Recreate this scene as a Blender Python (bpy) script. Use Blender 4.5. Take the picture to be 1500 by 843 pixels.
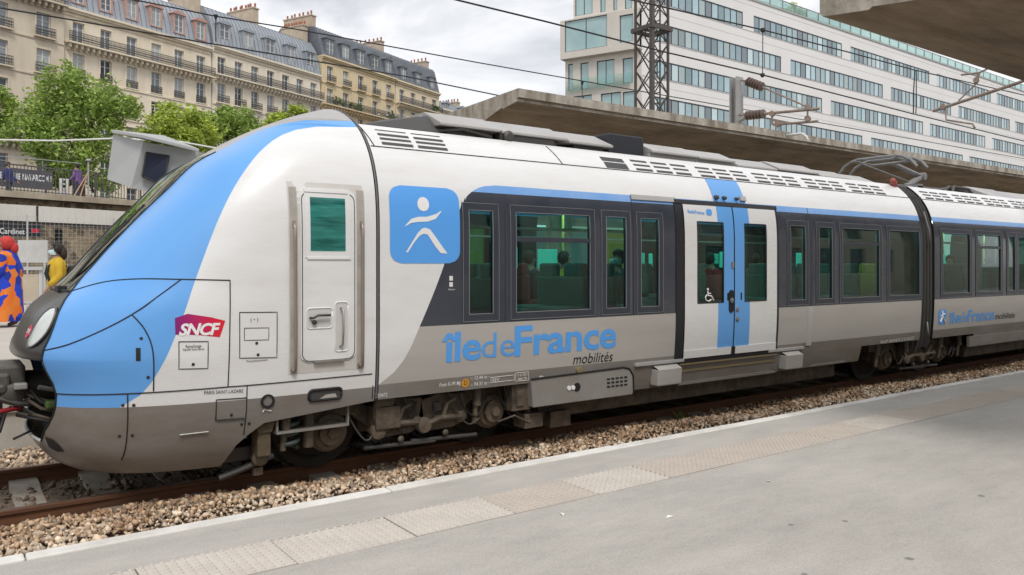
import bpy, bmesh, math, random
import numpy as np
from mathutils import Vector, Matrix
for o in list(bpy.data.objects): bpy.data.objects.remove(o)
scene = bpy.context.scene
COL = scene.collection
random.seed(7); RNG = np.random.default_rng(11)

# ------------------------------------------------------------------ camera, sky, sun, exposure
F, HV, CU, YAW, CZ = 1156.0, 388.0, 750.0, math.radians(54), 2.0     # z = 0 is the rail head, X runs along the track
cam = bpy.data.objects.new('camera', bpy.data.cameras.new('camera')); COL.objects.link(cam)
cam.location = (0, 0, CZ)
cam.rotation_euler = (math.radians(90), 0, YAW - math.radians(90))
cam.data.sensor_width = 36.0; cam.data.lens = F / 1500 * 36.0
cam.data.shift_y = -(421.5 - HV) / 1500.0
cam.data.clip_start = 0.05; cam.data.clip_end = 3000
scene.camera = cam

SUN_AZ, SUN_EL = math.radians(200), math.radians(54)
w = bpy.data.worlds.new('World'); scene.world = w; w.use_nodes = True
nt = w.node_tree; nt.nodes.clear()
N = nt.nodes.new; L = nt.links.new
out = N('ShaderNodeOutputWorld'); mixs = N('ShaderNodeMixShader')
sky = N('ShaderNodeTexSky'); sky.sky_type = 'NISHITA'; sky.sun_disc = False
sky.sun_elevation = SUN_EL; sky.sun_rotation = SUN_AZ
bg1 = N('ShaderNodeBackground'); bg1.inputs[1].default_value = 0.10; L(sky.outputs[0], bg1.inputs[0])
tc = N('ShaderNodeTexCoord'); mp = N('ShaderNodeMapping'); mp.inputs['Scale'].default_value = (1, 1, 2.6)
L(tc.outputs['Generated'], mp.inputs[0]); mp.inputs['Location'].default_value = (.2, .45, .3)
n1 = N('ShaderNodeTexNoise'); n1.inputs['Scale'].default_value = 3.2; n1.inputs['Detail'].default_value = 9; n1.inputs['Roughness'].default_value = 0.58
n1.inputs['Distortion'].default_value = 0.4
L(mp.outputs[0], n1.inputs['Vector'])
cr = N('ShaderNodeValToRGB'); e = cr.color_ramp.elements
e[0].position = 0.39; e[0].color = (0.53, 0.54, 0.57, 1); e[1].position = 0.61; e[1].color = (0.88, 0.88, 0.885, 1)
m_ = e.new(0.50); m_.color = (0.70, 0.705, 0.725, 1)
L(n1.outputs[0], cr.inputs[0])
bg2 = N('ShaderNodeBackground'); bg2.inputs[1].default_value = 1.0; L(cr.outputs[0], bg2.inputs[0])
mixs.inputs[0].default_value = 0.9
L(bg1.outputs[0], mixs.inputs[1]); L(bg2.outputs[0], mixs.inputs[2]); L(mixs.outputs[0], out.inputs[0])

sl = bpy.data.lights.new('sun', 'SUN'); sl.energy = 1.5; sl.angle = math.radians(16); sl.color = (1, 0.955, 0.89)
so = bpy.data.objects.new('sun', sl); COL.objects.link(so)
sd = Vector((math.sin(SUN_AZ) * math.cos(SUN_EL), math.cos(SUN_AZ) * math.cos(SUN_EL), math.sin(SUN_EL)))
so.rotation_euler = sd.to_track_quat('Z', 'Y').to_euler(); so.location = sd * 60
vs = scene.view_settings
vs.view_transform = 'Standard'; vs.look = 'None'; vs.gamma = 1; vs.exposure = 0.42; vs.use_curve_mapping = False

# ------------------------------------------------------------------ materials
MATS = {}
def M(name, rgb, rough=0.6, metal=0.0, noise=None, bump=None, rgb2=None, spec=0.5, island=0.0, coat=0.0, streak=None, emit=None):
    """noise=(scale, amount) tints rgb towards rgb2; bump=(scale, strength, distance)"""
    if name in MATS: return MATS[name]
    m = bpy.data.materials.new(name); m.use_nodes = True; MATS[name] = m
    t = m.node_tree; b = t.nodes['Principled BSDF']
    b.inputs['Base Color'].default_value = (*rgb, 1); b.inputs['Roughness'].default_value = rough
    b.inputs['Metallic'].default_value = metal; b.inputs['Specular IOR Level'].default_value = spec
    b.inputs['Coat Weight'].default_value = coat; b.inputs['Coat Roughness'].default_value = 0.08
    if emit: b.inputs['Emission Color'].default_value = (*rgb, 1); b.inputs['Emission Strength'].default_value = emit
    co = t.nodes.new('ShaderNodeTexCoord'); src = co.outputs['Object']
    col = None
    if rgb2 is None: rgb2 = tuple(c * 0.55 for c in rgb)
    if noise:
        n = t.nodes.new('ShaderNodeTexNoise'); n.inputs['Scale'].default_value = noise[0]; n.inputs['Detail'].default_value = 8
        n.inputs['Roughness'].default_value = 0.65
        if streak:
            mpn = t.nodes.new('ShaderNodeMapping'); mpn.inputs['Scale'].default_value = streak
            t.links.new(src, mpn.inputs[0]); t.links.new(mpn.outputs[0], n.inputs['Vector'])
        else: t.links.new(src, n.inputs['Vector'])
        r = t.nodes.new('ShaderNodeMapRange'); r.inputs[1].default_value = 0.36; r.inputs[2].default_value = 0.70
        r.inputs[4].default_value = noise[1]; t.links.new(n.outputs[0], r.inputs[0])
        mx = t.nodes.new('ShaderNodeMix'); mx.data_type = 'RGBA'
        mx.inputs[6].default_value = (*rgb, 1); mx.inputs[7].default_value = (*rgb2, 1)
        t.links.new(r.outputs[0], mx.inputs[0]); col = mx.outputs[2]
        r2 = t.nodes.new('ShaderNodeMapRange'); r2.inputs[3].default_value = max(rough - 0.06, 0.03); r2.inputs[4].default_value = min(rough + 0.12, 1)
        t.links.new(n.outputs[0], r2.inputs[0]); t.links.new(r2.outputs[0], b.inputs['Roughness'])
    if island:
        g = t.nodes.new('ShaderNodeNewGeometry'); hs = t.nodes.new('ShaderNodeHueSaturation')
        mr = t.nodes.new('ShaderNodeMapRange'); mr.inputs[3].default_value = 1 - island; mr.inputs[4].default_value = 1 + island
        t.links.new(g.outputs['Random Per Island'], mr.inputs[0]); t.links.new(mr.outputs[0], hs.inputs['Value'])
        if col: t.links.new(col, hs.inputs['Color'])
        else: hs.inputs['Color'].default_value = (*rgb, 1)
        col = hs.outputs[0]
    if col: t.links.new(col, b.inputs['Base Color'])
    if bump:
        n = t.nodes.new('ShaderNodeTexNoise'); n.inputs['Scale'].default_value = bump[0]; n.inputs['Detail'].default_value = 6
        t.links.new(src, n.inputs['Vector'])
        bp = t.nodes.new('ShaderNodeBump'); bp.inputs['Strength'].default_value = bump[1]; bp.inputs['Distance'].default_value = bump[2]
        t.links.new(n.outputs[0], bp.inputs['Height']); t.links.new(bp.outputs[0], b.inputs['Normal'])
    return m

def glass(name, tint, refl=1.0, rough=0.02):
    """thin tinted pane: clear tinted transmission with a fresnel reflection"""
    if name in MATS: return MATS[name]
    m = bpy.data.materials.new(name); m.use_nodes = True; MATS[name] = m
    t = m.node_tree; t.nodes.clear()
    o = t.nodes.new('ShaderNodeOutputMaterial'); mx = t.nodes.new('ShaderNodeMixShader')
    tr = t.nodes.new('ShaderNodeBsdfTransparent'); tr.inputs[0].default_value = (*tint, 1)
    gl = t.nodes.new('ShaderNodeBsdfGlossy'); gl.inputs['Roughness'].default_value = rough; gl.inputs[0].default_value = (0.9, 1.0, 0.97, 1)
    fr = t.nodes.new('ShaderNodeFresnel'); fr.inputs[0].default_value = 1.5
    mu = t.nodes.new('ShaderNodeMath'); mu.operation = 'MULTIPLY'; mu.inputs[1].default_value = refl; mu.use_clamp = True
    t.links.new(fr.outputs[0], mu.inputs[0]); t.links.new(mu.outputs[0], mx.inputs[0])
    t.links.new(tr.outputs[0], mx.inputs[1]); t.links.new(gl.outputs[0], mx.inputs[2]); t.links.new(mx.outputs[0], o.inputs[0])
    return m

# ------------------------------------------------------------------ mesh helpers
class MB:
    def __init__(s): s.v = []; s.f = []; s.m = []; s.mi = 0
    def add(s, vs, fs, mi=None):
        b = len(s.v); s.v += [tuple(p) for p in vs]; s.f += [tuple(b + i for i in f) for f in fs]
        s.m += [s.mi if mi is None else mi] * len(fs); return s
    def box(s, x0, x1, y0, y1, z0, z1, mi=None):
        return s.add([(x0,y0,z0),(x1,y0,z0),(x1,y1,z0),(x0,y1,z0),(x0,y0,z1),(x1,y0,z1),(x1,y1,z1),(x0,y1,z1)],
                     [(0,3,2,1),(4,5,6,7),(0,1,5,4),(1,2,6,5),(2,3,7,6),(3,0,4,7)], mi)
    def obox(s, c, ax, ay, az, mi=None):
        c, ax, ay, az = map(Vector, (c, ax, ay, az)); p = []
        for k in (-1, 1):
            for i, j in ((-1,-1),(1,-1),(1,1),(-1,1)): p.append(c + ax*i + ay*j + az*k)
        return s.add(p, [(0,3,2,1),(4,5,6,7),(0,1,5,4),(1,2,6,5),(2,3,7,6),(3,0,4,7)], mi)
    def beam(s, a, b, w, h, mi=None, up=(0,0,1)):
        a, b = Vector(a), Vector(b); d = b - a; l = d.length; d.normalize(); u = Vector(up)
        if abs(d.dot(u)) > 0.98: u = Vector((0,1,0))
        r = d.cross(u).normalized(); u = r.cross(d)
        return s.obox((a+b)/2, d*(l/2), r*(w/2), u*(h/2), mi)
    def tube(s, pts, r, n=8, caps=True, mi=None):
        pts = [Vector(p) for p in pts]; rs = r if isinstance(r, (list, tuple)) else [r]*len(pts); rings = []; vs = []; fs = []
        ref = None
        for i, p in enumerate(pts):
            d = (pts[min(i+1, len(pts)-1)] - pts[max(i-1, 0)]); d = d.normalized() if d.length > 1e-9 else Vector((0,0,1))
            if ref is None:
                ref = d.orthogonal().normalized()
            ref = (ref - d*ref.dot(d)); ref = ref.normalized() if ref.length > 1e-6 else d.orthogonal().normalized()
            q = d.cross(ref)
            for k in range(n):
                a = 2*math.pi*k/n; vs.append(p + (ref*math.cos(a) + q*math.sin(a))*rs[i])
        for i in range(len(pts)-1):
            for k in range(n): fs.append((i*n+k, i*n+(k+1)%n, (i+1)*n+(k+1)%n, (i+1)*n+k))
        if caps: fs.append(tuple(range(n-1,-1,-1))); fs.append(tuple((len(pts)-1)*n+k for k in range(n)))
        return s.add(vs, fs, mi)
    def lathe(s, prof, org, axis=(0,0,1), n=20, mi=None):
        """prof: list of (radius, height along axis)"""
        a = Vector(axis).normalized(); u = a.orthogonal().normalized(); w_ = a.cross(u); org = Vector(org); vs = []; fs = []
        for r, h in prof:
            for k in range(n):
                t = 2*math.pi*k/n; vs.append(org + a*h + (u*math.cos(t) + w_*math.sin(t))*r)
        for i in range(len(prof)-1):
            for k in range(n): fs.append((i*n+k, i*n+(k+1)%n, (i+1)*n+(k+1)%n, (i+1)*n+k))
        fs.append(tuple(range(n-1,-1,-1))); fs.append(tuple((len(prof)-1)*n+k for k in range(n)))
        return s.add(vs, fs, mi)
    def grid(s, rows, mi=None, flip=False):
        """rows: equal-length lists of points; mi may be f(i,j) or int; None result skips the face"""
        nr, nc = len(rows), len(rows[0]); b = len(s.v)
        for r in rows: s.v += [tuple(p) for p in r]
        for i in range(nr-1):
            for j in range(nc-1):
                k = mi(i, j) if callable(mi) else (s.mi if mi is None else mi)
                if k is None: continue
                q = [b+i*nc+j, b+i*nc+j+1, b+(i+1)*nc+j+1, b+(i+1)*nc+j]
                s.f.append(tuple(q[::-1] if flip else q)); s.m.append(k)
        return s
    def prism(s, poly, fn, d0, d1, mi=None):
        """extrude a 2-D polygon: fn(a, b, depth) -> xyz"""
        n = len(poly); vs = [fn(a, b, d0) for a, b in poly] + [fn(a, b, d1) for a, b in poly]
        fs = [tuple(range(n-1,-1,-1)), tuple(range(n, 2*n))] + [(i, (i+1)%n, n+(i+1)%n, n+i) for i in range(n)]
        return s.add(vs, fs, mi)
    def mesh(s, name, mats, smooth=False, loc=(0,0,0), fixn=True):
        me = bpy.data.meshes.new(name); v = [(p[0]-loc[0], p[1]-loc[1], p[2]-loc[2]) for p in s.v]
        me.from_pydata(v, [], s.f)
        for m in (mats if isinstance(mats, (list, tuple)) else [mats]): me.materials.append(m)
        if any(s.m): me.polygons.foreach_set('material_index', s.m)
        if fixn:
            bm = bmesh.new(); bm.from_mesh(me); bmesh.ops.remove_doubles(bm, verts=bm.verts, dist=1e-5)
            bmesh.ops.dissolve_degenerate(bm, edges=bm.edges, dist=1e-5)
            bmesh.ops.recalc_face_normals(bm, faces=bm.faces); bm.to_mesh(me); bm.free()
        if smooth: me.polygons.foreach_set('use_smooth', [True]*len(me.polygons))
        me.update(); return me
    def build(s, name, mats, parent=None, smooth=False, bevel=0, angle=35, fixn=True):
        loc = root_loc(parent) if parent else (0, 0, 0)
        me = s.mesh(name, mats, bool(smooth), loc, fixn)
        o = bpy.data.objects.new(name, me); COL.objects.link(o); o.parent = parent
        if smooth == 'auto':
            bm = bmesh.new(); bm.from_mesh(me)
            for ed in bm.edges:
                if len(ed.link_faces) == 2 and ed.calc_face_angle(0) > math.radians(angle): ed.smooth = False
            bm.to_mesh(me); bm.free()
        if bevel:
            b = o.modifiers.new('bevel', 'BEVEL'); b.width = bevel; b.segments = 2; b.limit_method = 'ANGLE'; b.angle_limit = math.radians(40)
        return o
def root_loc(o):
    l = Vector((0,0,0))
    while o: l += o.location; o = o.parent
    return l
def tag(o, label, cat, group=None):
    o['label'] = label; o['category'] = cat
    if group: o['group'] = group
    return o
def thing(name, label, cat, loc=(0,0,0), group=None, rz=0):
    o = bpy.data.objects.new(name, None); COL.objects.link(o); o.location = loc; o.rotation_euler = (0,0,rz); o.empty_display_size = 0.2
    return tag(o, label, cat, group)
def inst(name, me, parent, loc=(0,0,0), rz=0):
    o = bpy.data.objects.new(name, me); COL.objects.link(o); o.parent = parent; o.location = loc; o.rotation_euler = (0,0,rz); return o
def struct(o): o['kind'] = 'structure'; return o
def stuff(o): o['kind'] = 'stuff'; return o

# photo pixel -> direction -> point on a known plane (the plane is what the thing touches)
def ray(u, v):
    k = (u-CU)/F; c, s_ = math.cos(YAW), math.sin(YAW); return (c + s_*k, s_ - c*k, (HV-v)/F)
def atY(u, v, Y): r = ray(u, v); t = Y/r[1]; return Vector((t*r[0], Y, CZ + t*r[2]))
def atX(u, v, X): r = ray(u, v); t = X/r[0]; return Vector((X, t*r[1], CZ + t*r[2]))
def atZ(u, v, Z): r = ray(u, v); t = (Z-CZ)/r[2]; return Vector((t*r[0], t*r[1], Z))
def atT(u, v, t): r = ray(u, v); return Vector((t*r[0], t*r[1], CZ + t*r[2]))
def pchip(xs, ys):
    xs = np.array(xs, float); ys = np.array(ys, float); h = np.diff(xs); d = np.diff(ys)/h; m = np.zeros_like(xs)
    for i in range(1, len(xs)-1):
        if d[i-1]*d[i] > 0:
            w1 = 2*h[i]+h[i-1]; w2 = h[i]+2*h[i-1]; m[i] = (w1+w2)/(w1/d[i-1]+w2/d[i])
    m[0] = d[0]; m[-1] = d[-1]; X = xs.tolist(); Yl = ys.tolist(); H = h.tolist(); Ml = m.tolist()
    import bisect
    def f(x):
        x = min(max(x, X[0]), X[-1]); i = min(max(bisect.bisect_left(X, x)-1, 0), len(H)-1)
        t = (x-X[i])/H[i]; t2 = t*t; t3 = t2*t
        return (2*t3-3*t2+1)*Yl[i]+(t3-2*t2+t)*H[i]*Ml[i]+(-2*t3+3*t2)*Yl[i+1]+(t3-t2)*H[i]*Ml[i+1]
    return f

white = M('train_white', (0.755, 0.76, 0.765), 0.24, noise=(3.2, 0.6), rgb2=(0.64, 0.62, 0.595), coat=0.3, streak=(0.35, 1, 1.6))
blue = M('train_blue', (0.125, 0.365, 0.79), 0.28, noise=(1.5, 0.35), rgb2=(0.15, 0.40, 0.76), coat=0.15)
grey = M('train_grey', (0.45, 0.43, 0.405), 0.36, noise=(1.2, 0.6), rgb2=(0.35, 0.33, 0.305), coat=0.1, streak=(0.4, 1, 3))
skirtm = M('train_skirt', (0.225, 0.212, 0.20), 0.32, coat=0.25, noise=(2.5, 0.85), rgb2=(0.17, 0.14, 0.11), streak=(0.6, 1, 2))
band = M('train_band', (0.035, 0.042, 0.06), 0.22, noise=(2.2, 0.7), rgb2=(0.06, 0.065, 0.08), coat=0.5)
framem = M('window_frame', (0.034, 0.040, 0.056), 0.3, noise=(4, 0.5), rgb2=(0.055, 0.06, 0.072))
black = M('black_rubber', (0.012, 0.012, 0.013), 0.6)
maskm = M('mask_black', (0.014, 0.014, 0.015), 0.28, noise=(5, 0.6), rgb2=(0.035, 0.032, 0.03), coat=0.1)
dirty = M('underframe_dirt', (0.135, 0.105, 0.074), 0.6, noise=(6, 0.95), rgb2=(0.028, 0.023, 0.019), bump=(30, 0.4, 0.01))
dark_metal = M('dark_metal', (0.075, 0.075, 0.076), 0.5, metal=0.4, noise=(5, 0.7), rgb2=(0.09, 0.075, 0.06))
steel = M('steel', (0.45, 0.44, 0.42), 0.35, metal=0.8, noise=(8, 0.5))
roofgrey = M('roof_grey', (0.30, 0.30, 0.30), 0.5, noise=(2, 0.7), rgb2=(0.20, 0.19, 0.18))
rooflid = M('roof_lid', (0.42, 0.415, 0.41), 0.5, noise=(1.7, 0.7), rgb2=(0.34, 0.32, 0.30))
tglass = glass('train_glass', (0.22, 0.60, 0.50), 1.35)
clearglass = glass('clear_glass', (0.55, 0.66, 0.62), 1.2)
stripeblue = M('strip_blue', (0.16, 0.36, 0.74), 0.35, noise=(3, 0.6), rgb2=(0.28, 0.44, 0.72), coat=0.2)
logoblue = M('logo_blue', (0.10, 0.36, 0.84), 0.35)
logowhite = M('logo_white', (0.8, 0.8, 0.8), 0.4)
ink = M('ink_black', (0.01, 0.01, 0.012), 0.5)
# ------------------------------------------------------------------ ground, track, platforms
PZ, PE = 0.55, 4.62          # near platform height and edge
FZ, FE = 0.88, 11.05         # far platform height and edge
earth = M('earth', (0.17, 0.14, 0.11), 0.95, noise=(0.8, 0.8), bump=(6, 0.5, 0.05))
g = MB(); g.box(-600, 900, -500, 900, -1.6, -0.52); struct(g.build('ground', earth))
bal_base = M('ballast_base', (0.24, 0.175, 0.12), 0.95, noise=(18, 0.9), rgb2=(0.05, 0.04, 0.03), bump=(35, 1, 0.03))
g = MB(); g.add([(-30,PE+.02,-.5),(140,PE+.02,-.5),(-30,PE+.02,-.26),(140,PE+.02,-.26),(-30,6.6,-.20),(140,6.6,-.20),(-30,7.2,-.16),(140,7.2,-.16),(-30,9.6,-.16),(140,9.6,-.16),(-30,FE-.02,-.24),(140,FE-.02,-.24),(-30,FE-.02,-.5),(140,FE-.02,-.5)],
      [(0,1,3,2),(2,3,5,4),(4,5,7,6),(6,7,9,8),(8,9,11,10),(10,11,13,12),(0,2,4,6,8,10,12),(1,13,11,9,7,5,3)])
track = struct(g.build('track_bed', bal_base))
rust = M('rail_rust', (0.13, 0.052, 0.022), 0.75, noise=(5, 0.8), rgb2=(0.055, 0.028, 0.016), bump=(40, 0.4, 0.004), streak=(0.3, 1, 3))
railtop = M('rail_top', (0.20, 0.13, 0.10), 0.38, metal=0.6, noise=(3, 0.6))
prof = [(-.07,-.172),(.07,-.172),(.07,-.155),(.012,-.135),(.012,-.045),(.036,-.035),(.036,-.006),(.028,0),(-.028,0),(-.036,-.006),(-.036,-.035),(-.012,-.045),(-.012,-.135),(-.07,-.155)]
for yc in (7.6355, 9.1445):
    m = MB(); m.prism(prof, lambda a, b, d: (d, yc+a, b), -28, 130)
    o = m.build('rail', [rust, railtop], track)
    for p in o.data.polygons:
        if p.normal.z > .9 and p.center.z > -.01: p.material_index = 1
slp = M('sleeper_concrete', (0.34, 0.30, 0.25), 0.9, noise=(6, 0.8), rgb2=(0.19, 0.16, 0.13), bump=(40, 0.4, 0.01))
m = MB(); m.add([(-.16,-1.22,-.22),(.16,-1.22,-.22),(.16,1.22,-.22),(-.16,1.22,-.22),(-.115,-1.2,0),(.115,-1.2,0),(.12,-.5,0),(.12,-.3,-.03),(.12,.3,-.03),(.12,.5,0),(.115,1.2,0),(-.115,1.2,0),(-.12,.5,0),(-.12,.3,-.03),(-.12,-.3,-.03),(-.12,-.5,0)],
    [(3,2,1,0),(4,5,6,15),(15,6,7,14),(14,7,8,13),(13,8,9,12),(12,9,10,11),(0,1,5,4),(2,3,11,10),(1,2,10,9,8,7,6,5),(3,0,4,15,14,13,12,11)])
sme = m.mesh('sleeper', slp)
for i in range(-6, 45):
    o = inst('sleeper', sme, track, (0.62*i+0.05+random.uniform(-.02,.02), 8.39, -.112)); 
# ballast stones: real stones, nobody could count them
def stones(name, n, xr, yr, zf, size, mat, parent=None, dens=None):
    protos = []
    for k in range(9):
        bm = bmesh.new()
        for _ in range(9):
            p = Vector((random.gauss(0,1), random.gauss(0,1), random.gauss(0,1))).normalized()
            bm.verts.new((p.x*random.uniform(.8,1.15), p.y*random.uniform(.6,1.0), p.z*random.uniform(.5,.8)))
        bmesh.ops.convex_hull(bm, input=bm.verts); bmesh.ops.delete(bm, geom=[v for v in bm.verts if not v.link_faces], context='VERTS')
        bmesh.ops.triangulate(bm, faces=bm.faces); bm.verts.index_update()
        protos.append((np.array([v.co[:] for v in bm.verts]), np.array([[v.index for v in f.verts] for f in bm.faces]))); bm.free()
    V = []; T = []; b = 0
    u = RNG.random(n); X = xr[0] + (xr[1]-xr[0])*(u if dens is None else u**dens); Y = RNG.uniform(*yr, n)
    for i in range(n):
        pv, pf = protos[i % 9]; s_ = size*(RNG.uniform(.5, 1.25) if RNG.random() < .8 else RNG.uniform(1.2, 1.75))
        q = RNG.normal(size=4); q /= np.linalg.norm(q); w_, x, y, z = q
        R = np.array([[1-2*(y*y+z*z),2*(x*y-z*w_),2*(x*z+y*w_)],[2*(x*y+z*w_),1-2*(x*x+z*z),2*(y*z-x*w_)],[2*(x*z-y*w_),2*(y*z+x*w_),1-2*(x*x+y*y)]])
        V.append(pv@R.T*s_ + np.array([X[i], Y[i], zf(X[i], Y[i]) + RNG.uniform(-.3,.75)*s_])); T.append(pf+b); b += len(pv)
    V = np.concatenate(V); T = np.concatenate(T)
    me = bpy.data.meshes.new(name); me.vertices.add(len(V)); me.vertices.foreach_set('co', V.ravel())
    me.loops.add(len(T)*3); me.loops.foreach_set('vertex_index', T.ravel().astype(np.int32))
    me.polygons.add(len(T)); me.polygons.foreach_set('loop_start', np.arange(0, len(T)*3, 3, dtype=np.int32))
    me.update(calc_edges=True); me.materials.append(mat)
    o = bpy.data.objects.new(name, me); COL.objects.link(o); o.parent = parent; return o
stone = M('ballast_stone', (0.66, 0.56, 0.44), 0.9, noise=(2.2, 0.9), rgb2=(0.44, 0.28, 0.165), island=0.5, bump=(60, 0.3, 0.005))
stone_d = M('ballast_stone_oily', (0.20, 0.15, 0.11), 0.9, noise=(3.0, 0.9), rgb2=(0.11, 0.075, 0.05), island=0.5)
zs = lambda x, y: float(np.interp(y, [PE,6.6,7.2,7.6], [-.20,-.15,-.10,-.145])) + .03*math.sin(x*1.7+y*5)*math.sin(x*.6)
tag_b = lambda o, l: stuff(tag(o, l, 'ballast'))
stone_r = M('ballast_stone_rusty', (0.47, 0.345, 0.23), 0.9, noise=(2.2, 0.9), rgb2=(0.30, 0.165, 0.085), island=0.55)
tag_b(stones('ballast', 29000, (-1.5, 27), (PE+.75, 7.22), zs, .027, stone, dens=1.45), 'pale tan crushed stone ballast beside the near platform edge')
tag_b(stones('ballast', 13000, (-1.5, 27), (6.95, 7.57), zs, .026, stone_r, dens=1.45), 'rust stained brown ballast stones along the near rail')
tag_b(stones('ballast', 2600, (-2.5, 6), (7.72, 9.05), lambda x, y: -.17, .034, stone_d), 'oily dark ballast stones between the two rails')
tag_b(stones('ballast', 3200, (-1.5, 4), (9.22, FE-.1), lambda x, y: -.18, .036, stone), 'grey tan ballast stones beside the far platform wall')

# near platform
asph = M('platform_asphalt', (0.43, 0.403, 0.37), 0.88, noise=(0.55, 0.8), rgb2=(0.35, 0.326, 0.297), bump=(160, 0.35, 0.004))
nt_ = asph.node_tree; bs = nt_.nodes['Principled BSDF']; base_link = bs.inputs['Base Color'].links[0].from_socket
tcn = nt_.nodes.new('ShaderNodeTexCoord'); sp = nt_.nodes.new('ShaderNodeTexNoise'); sp.inputs['Scale'].default_value = 95; sp.inputs['Detail'].default_value = 3
nt_.links.new(tcn.outputs['Object'], sp.inputs['Vector'])
mrn = nt_.nodes.new('ShaderNodeMapRange'); mrn.inputs[1].default_value = .3; mrn.inputs[2].default_value = .7; mrn.inputs[3].default_value = .88; mrn.inputs[4].default_value = 1.12
nt_.links.new(sp.outputs[0], mrn.inputs[0]); hsn = nt_.nodes.new('ShaderNodeHueSaturation')
nt_.links.new(base_link, hsn.inputs['Color']); nt_.links.new(mrn.outputs[0], hsn.inputs['Value'])
# large worn patches and a few fine cracks
vor = nt_.nodes.new('ShaderNodeTexNoise'); vor.inputs['Scale'].default_value = 2.6; vor.inputs['Detail'].default_value = 10; vor.inputs['Roughness'].default_value = .75
mv = nt_.nodes.new('ShaderNodeMapping'); mv.inputs['Scale'].default_value = (.45, 1.3, 1); nt_.links.new(tcn.outputs['Object'], mv.inputs[0]); nt_.links.new(mv.outputs[0], vor.inputs['Vector'])
mr3 = nt_.nodes.new('ShaderNodeMapRange'); mr3.inputs[1].default_value = .35; mr3.inputs[2].default_value = .68; mr3.inputs[3].default_value = 1.08; mr3.inputs[4].default_value = .86
nt_.links.new(vor.outputs[0], mr3.inputs[0]); hs2 = nt_.nodes.new('ShaderNodeHueSaturation'); nt_.links.new(hsn.outputs[0], hs2.inputs['Color']); nt_.links.new(mr3.outputs[0], hs2.inputs['Value'])
nt_.links.new(hs2.outputs[0], bs.inputs['Base Color'])
TB = 2.554*1.45; TFr = 2.827*1.45      # back and front of the tactile strip (distance from the camera line)
g = MB(); g.box(-40, 140, -9, TB-.004, -.6, PZ); g.box(-40, 140, TFr+.004, PE-.09, -.6, PZ-.002); g.box(-40,140,TB-.004,TFr+.004,-.6,PZ-.03)
plat = struct(g.build('platform', asph))
kerbm = M('kerb_white', (0.70, 0.68, 0.64), 0.85, noise=(2.5, 0.8), rgb2=(0.40, 0.37, 0.33), bump=(50, 0.3, 0.004))
m = MB(); m.box(0, 1.994, PE-.088, PE+.02, -.6, .006)
kme = m.mesh('kerb_stone', kerbm)
for i in range(-6, 35):
    o = inst('kerb_stone', kme, plat, (i*2.0+.35, random.uniform(-.003,.003), PZ + random.uniform(-.002,.003)))
    bv = o.modifiers.new('bevel','BEVEL'); bv.width = .012; bv.segments = 2
# tactile paving slabs with domes
SLX = 0.655
slabm = [M('tactile_slab', (0.56, 0.515, 0.46), 0.85, noise=(4, 0.8), rgb2=(0.45, 0.41, 0.365), bump=(70, 0.4, 0.004)),
         M('tactile_slab_warm', (0.50, 0.44, 0.385), 0.85, noise=(4, 0.8), rgb2=(0.42, 0.375, 0.33), bump=(70, 0.4, 0.004))]
D = TFr - TB
smes = []
for k in range(2):
    m = MB(); m.box(.004, SLX-.004, .004, D-.004, -.028, 0)
    nx, ny = 14, 9
    for i in range(nx):
        for j in range(ny):
            x = SLX*(i+.5)/nx; y = D*(j+.5)/ny; r = .0165; b = 6
            ring = [(x+math.cos(a)*r, y+math.sin(a)*r, -.001) for a in [2*math.pi*q/b for q in range(b)]]
            top = [(x+math.cos(a)*r*.55, y+math.sin(a)*r*.55, .010) for a in [2*math.pi*q/b for q in range(b)]]
            m.add(ring+top, [tuple(range(b, 2*b))]+[(q,(q+1)%b,b+(q+1)%b,b+q) for q in range(b)])
    smes.append(m.mesh('tactile_slab', slabm[k], fixn=False))
x0 = 1.876*1.45
for i in range(-9, 85):
    inst('tactile_slab', smes[0 if i < 1 or i % 5 == 2 else 1], plat, (x0+i*SLX-SLX, TB, PZ + random.uniform(-.002, .003)))
stm = M('gum_spot', (.22,.21,.20), .8)
for k in range(38):
    x_, y_ = random.uniform(1.5,16), random.uniform(.8,3.5); r_ = random.uniform(.008,.022); m = MB(); m.add([(x_+r_*math.cos(a)*random.uniform(.8,1.2), y_+r_*math.sin(a)*random.uniform(.8,1.2), PZ+.0012) for a in [2*math.pi*q/9 for q in range(9)]], [tuple(range(9))]); m.build('gum_spot', stm, plat, fixn=False)
# small litter on the platform
litm = M('paper_litter', (0.75, 0.74, 0.72), 0.8)
for k, (u, v, s_, lab) in enumerate([(981,758,.03,'small white paper scrap on the platform, leftmost of the litter'),(824,754,.025,'torn white paper scrap just behind the tactile strip'),(1126,706,.02,'tiny white paper scrap in the middle of the platform'),(978,757,.018,None)]):
    if lab is None: continue
    p = atZ(u, v, PZ); m = MB(); a = k*1.1
    c, s2 = math.cos(a)*s_, math.sin(a)*s_
    m.add([(p.x-c,p.y-s2,PZ+.002),(p.x+s2*.5,p.y-c*.5,PZ+.006),(p.x+c,p.y+s2,PZ+.003),(p.x-s2*.5,p.y+c*.5,PZ+.009),(p.x-c,p.y-s2,PZ+.0005),(p.x+s2*.5,p.y-c*.5,PZ+.0045),(p.x+c,p.y+s2,PZ+.0015),(p.x-s2*.5,p.y+c*.5,PZ+.0075)],
          [(0,1,2,3),(7,6,5,4),(0,4,5,1),(1,5,6,2),(2,6,7,3),(3,7,4,0)])
    tag(m.build('paper_scrap', litm), lab, 'litter', 'litter on the platform')

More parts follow.
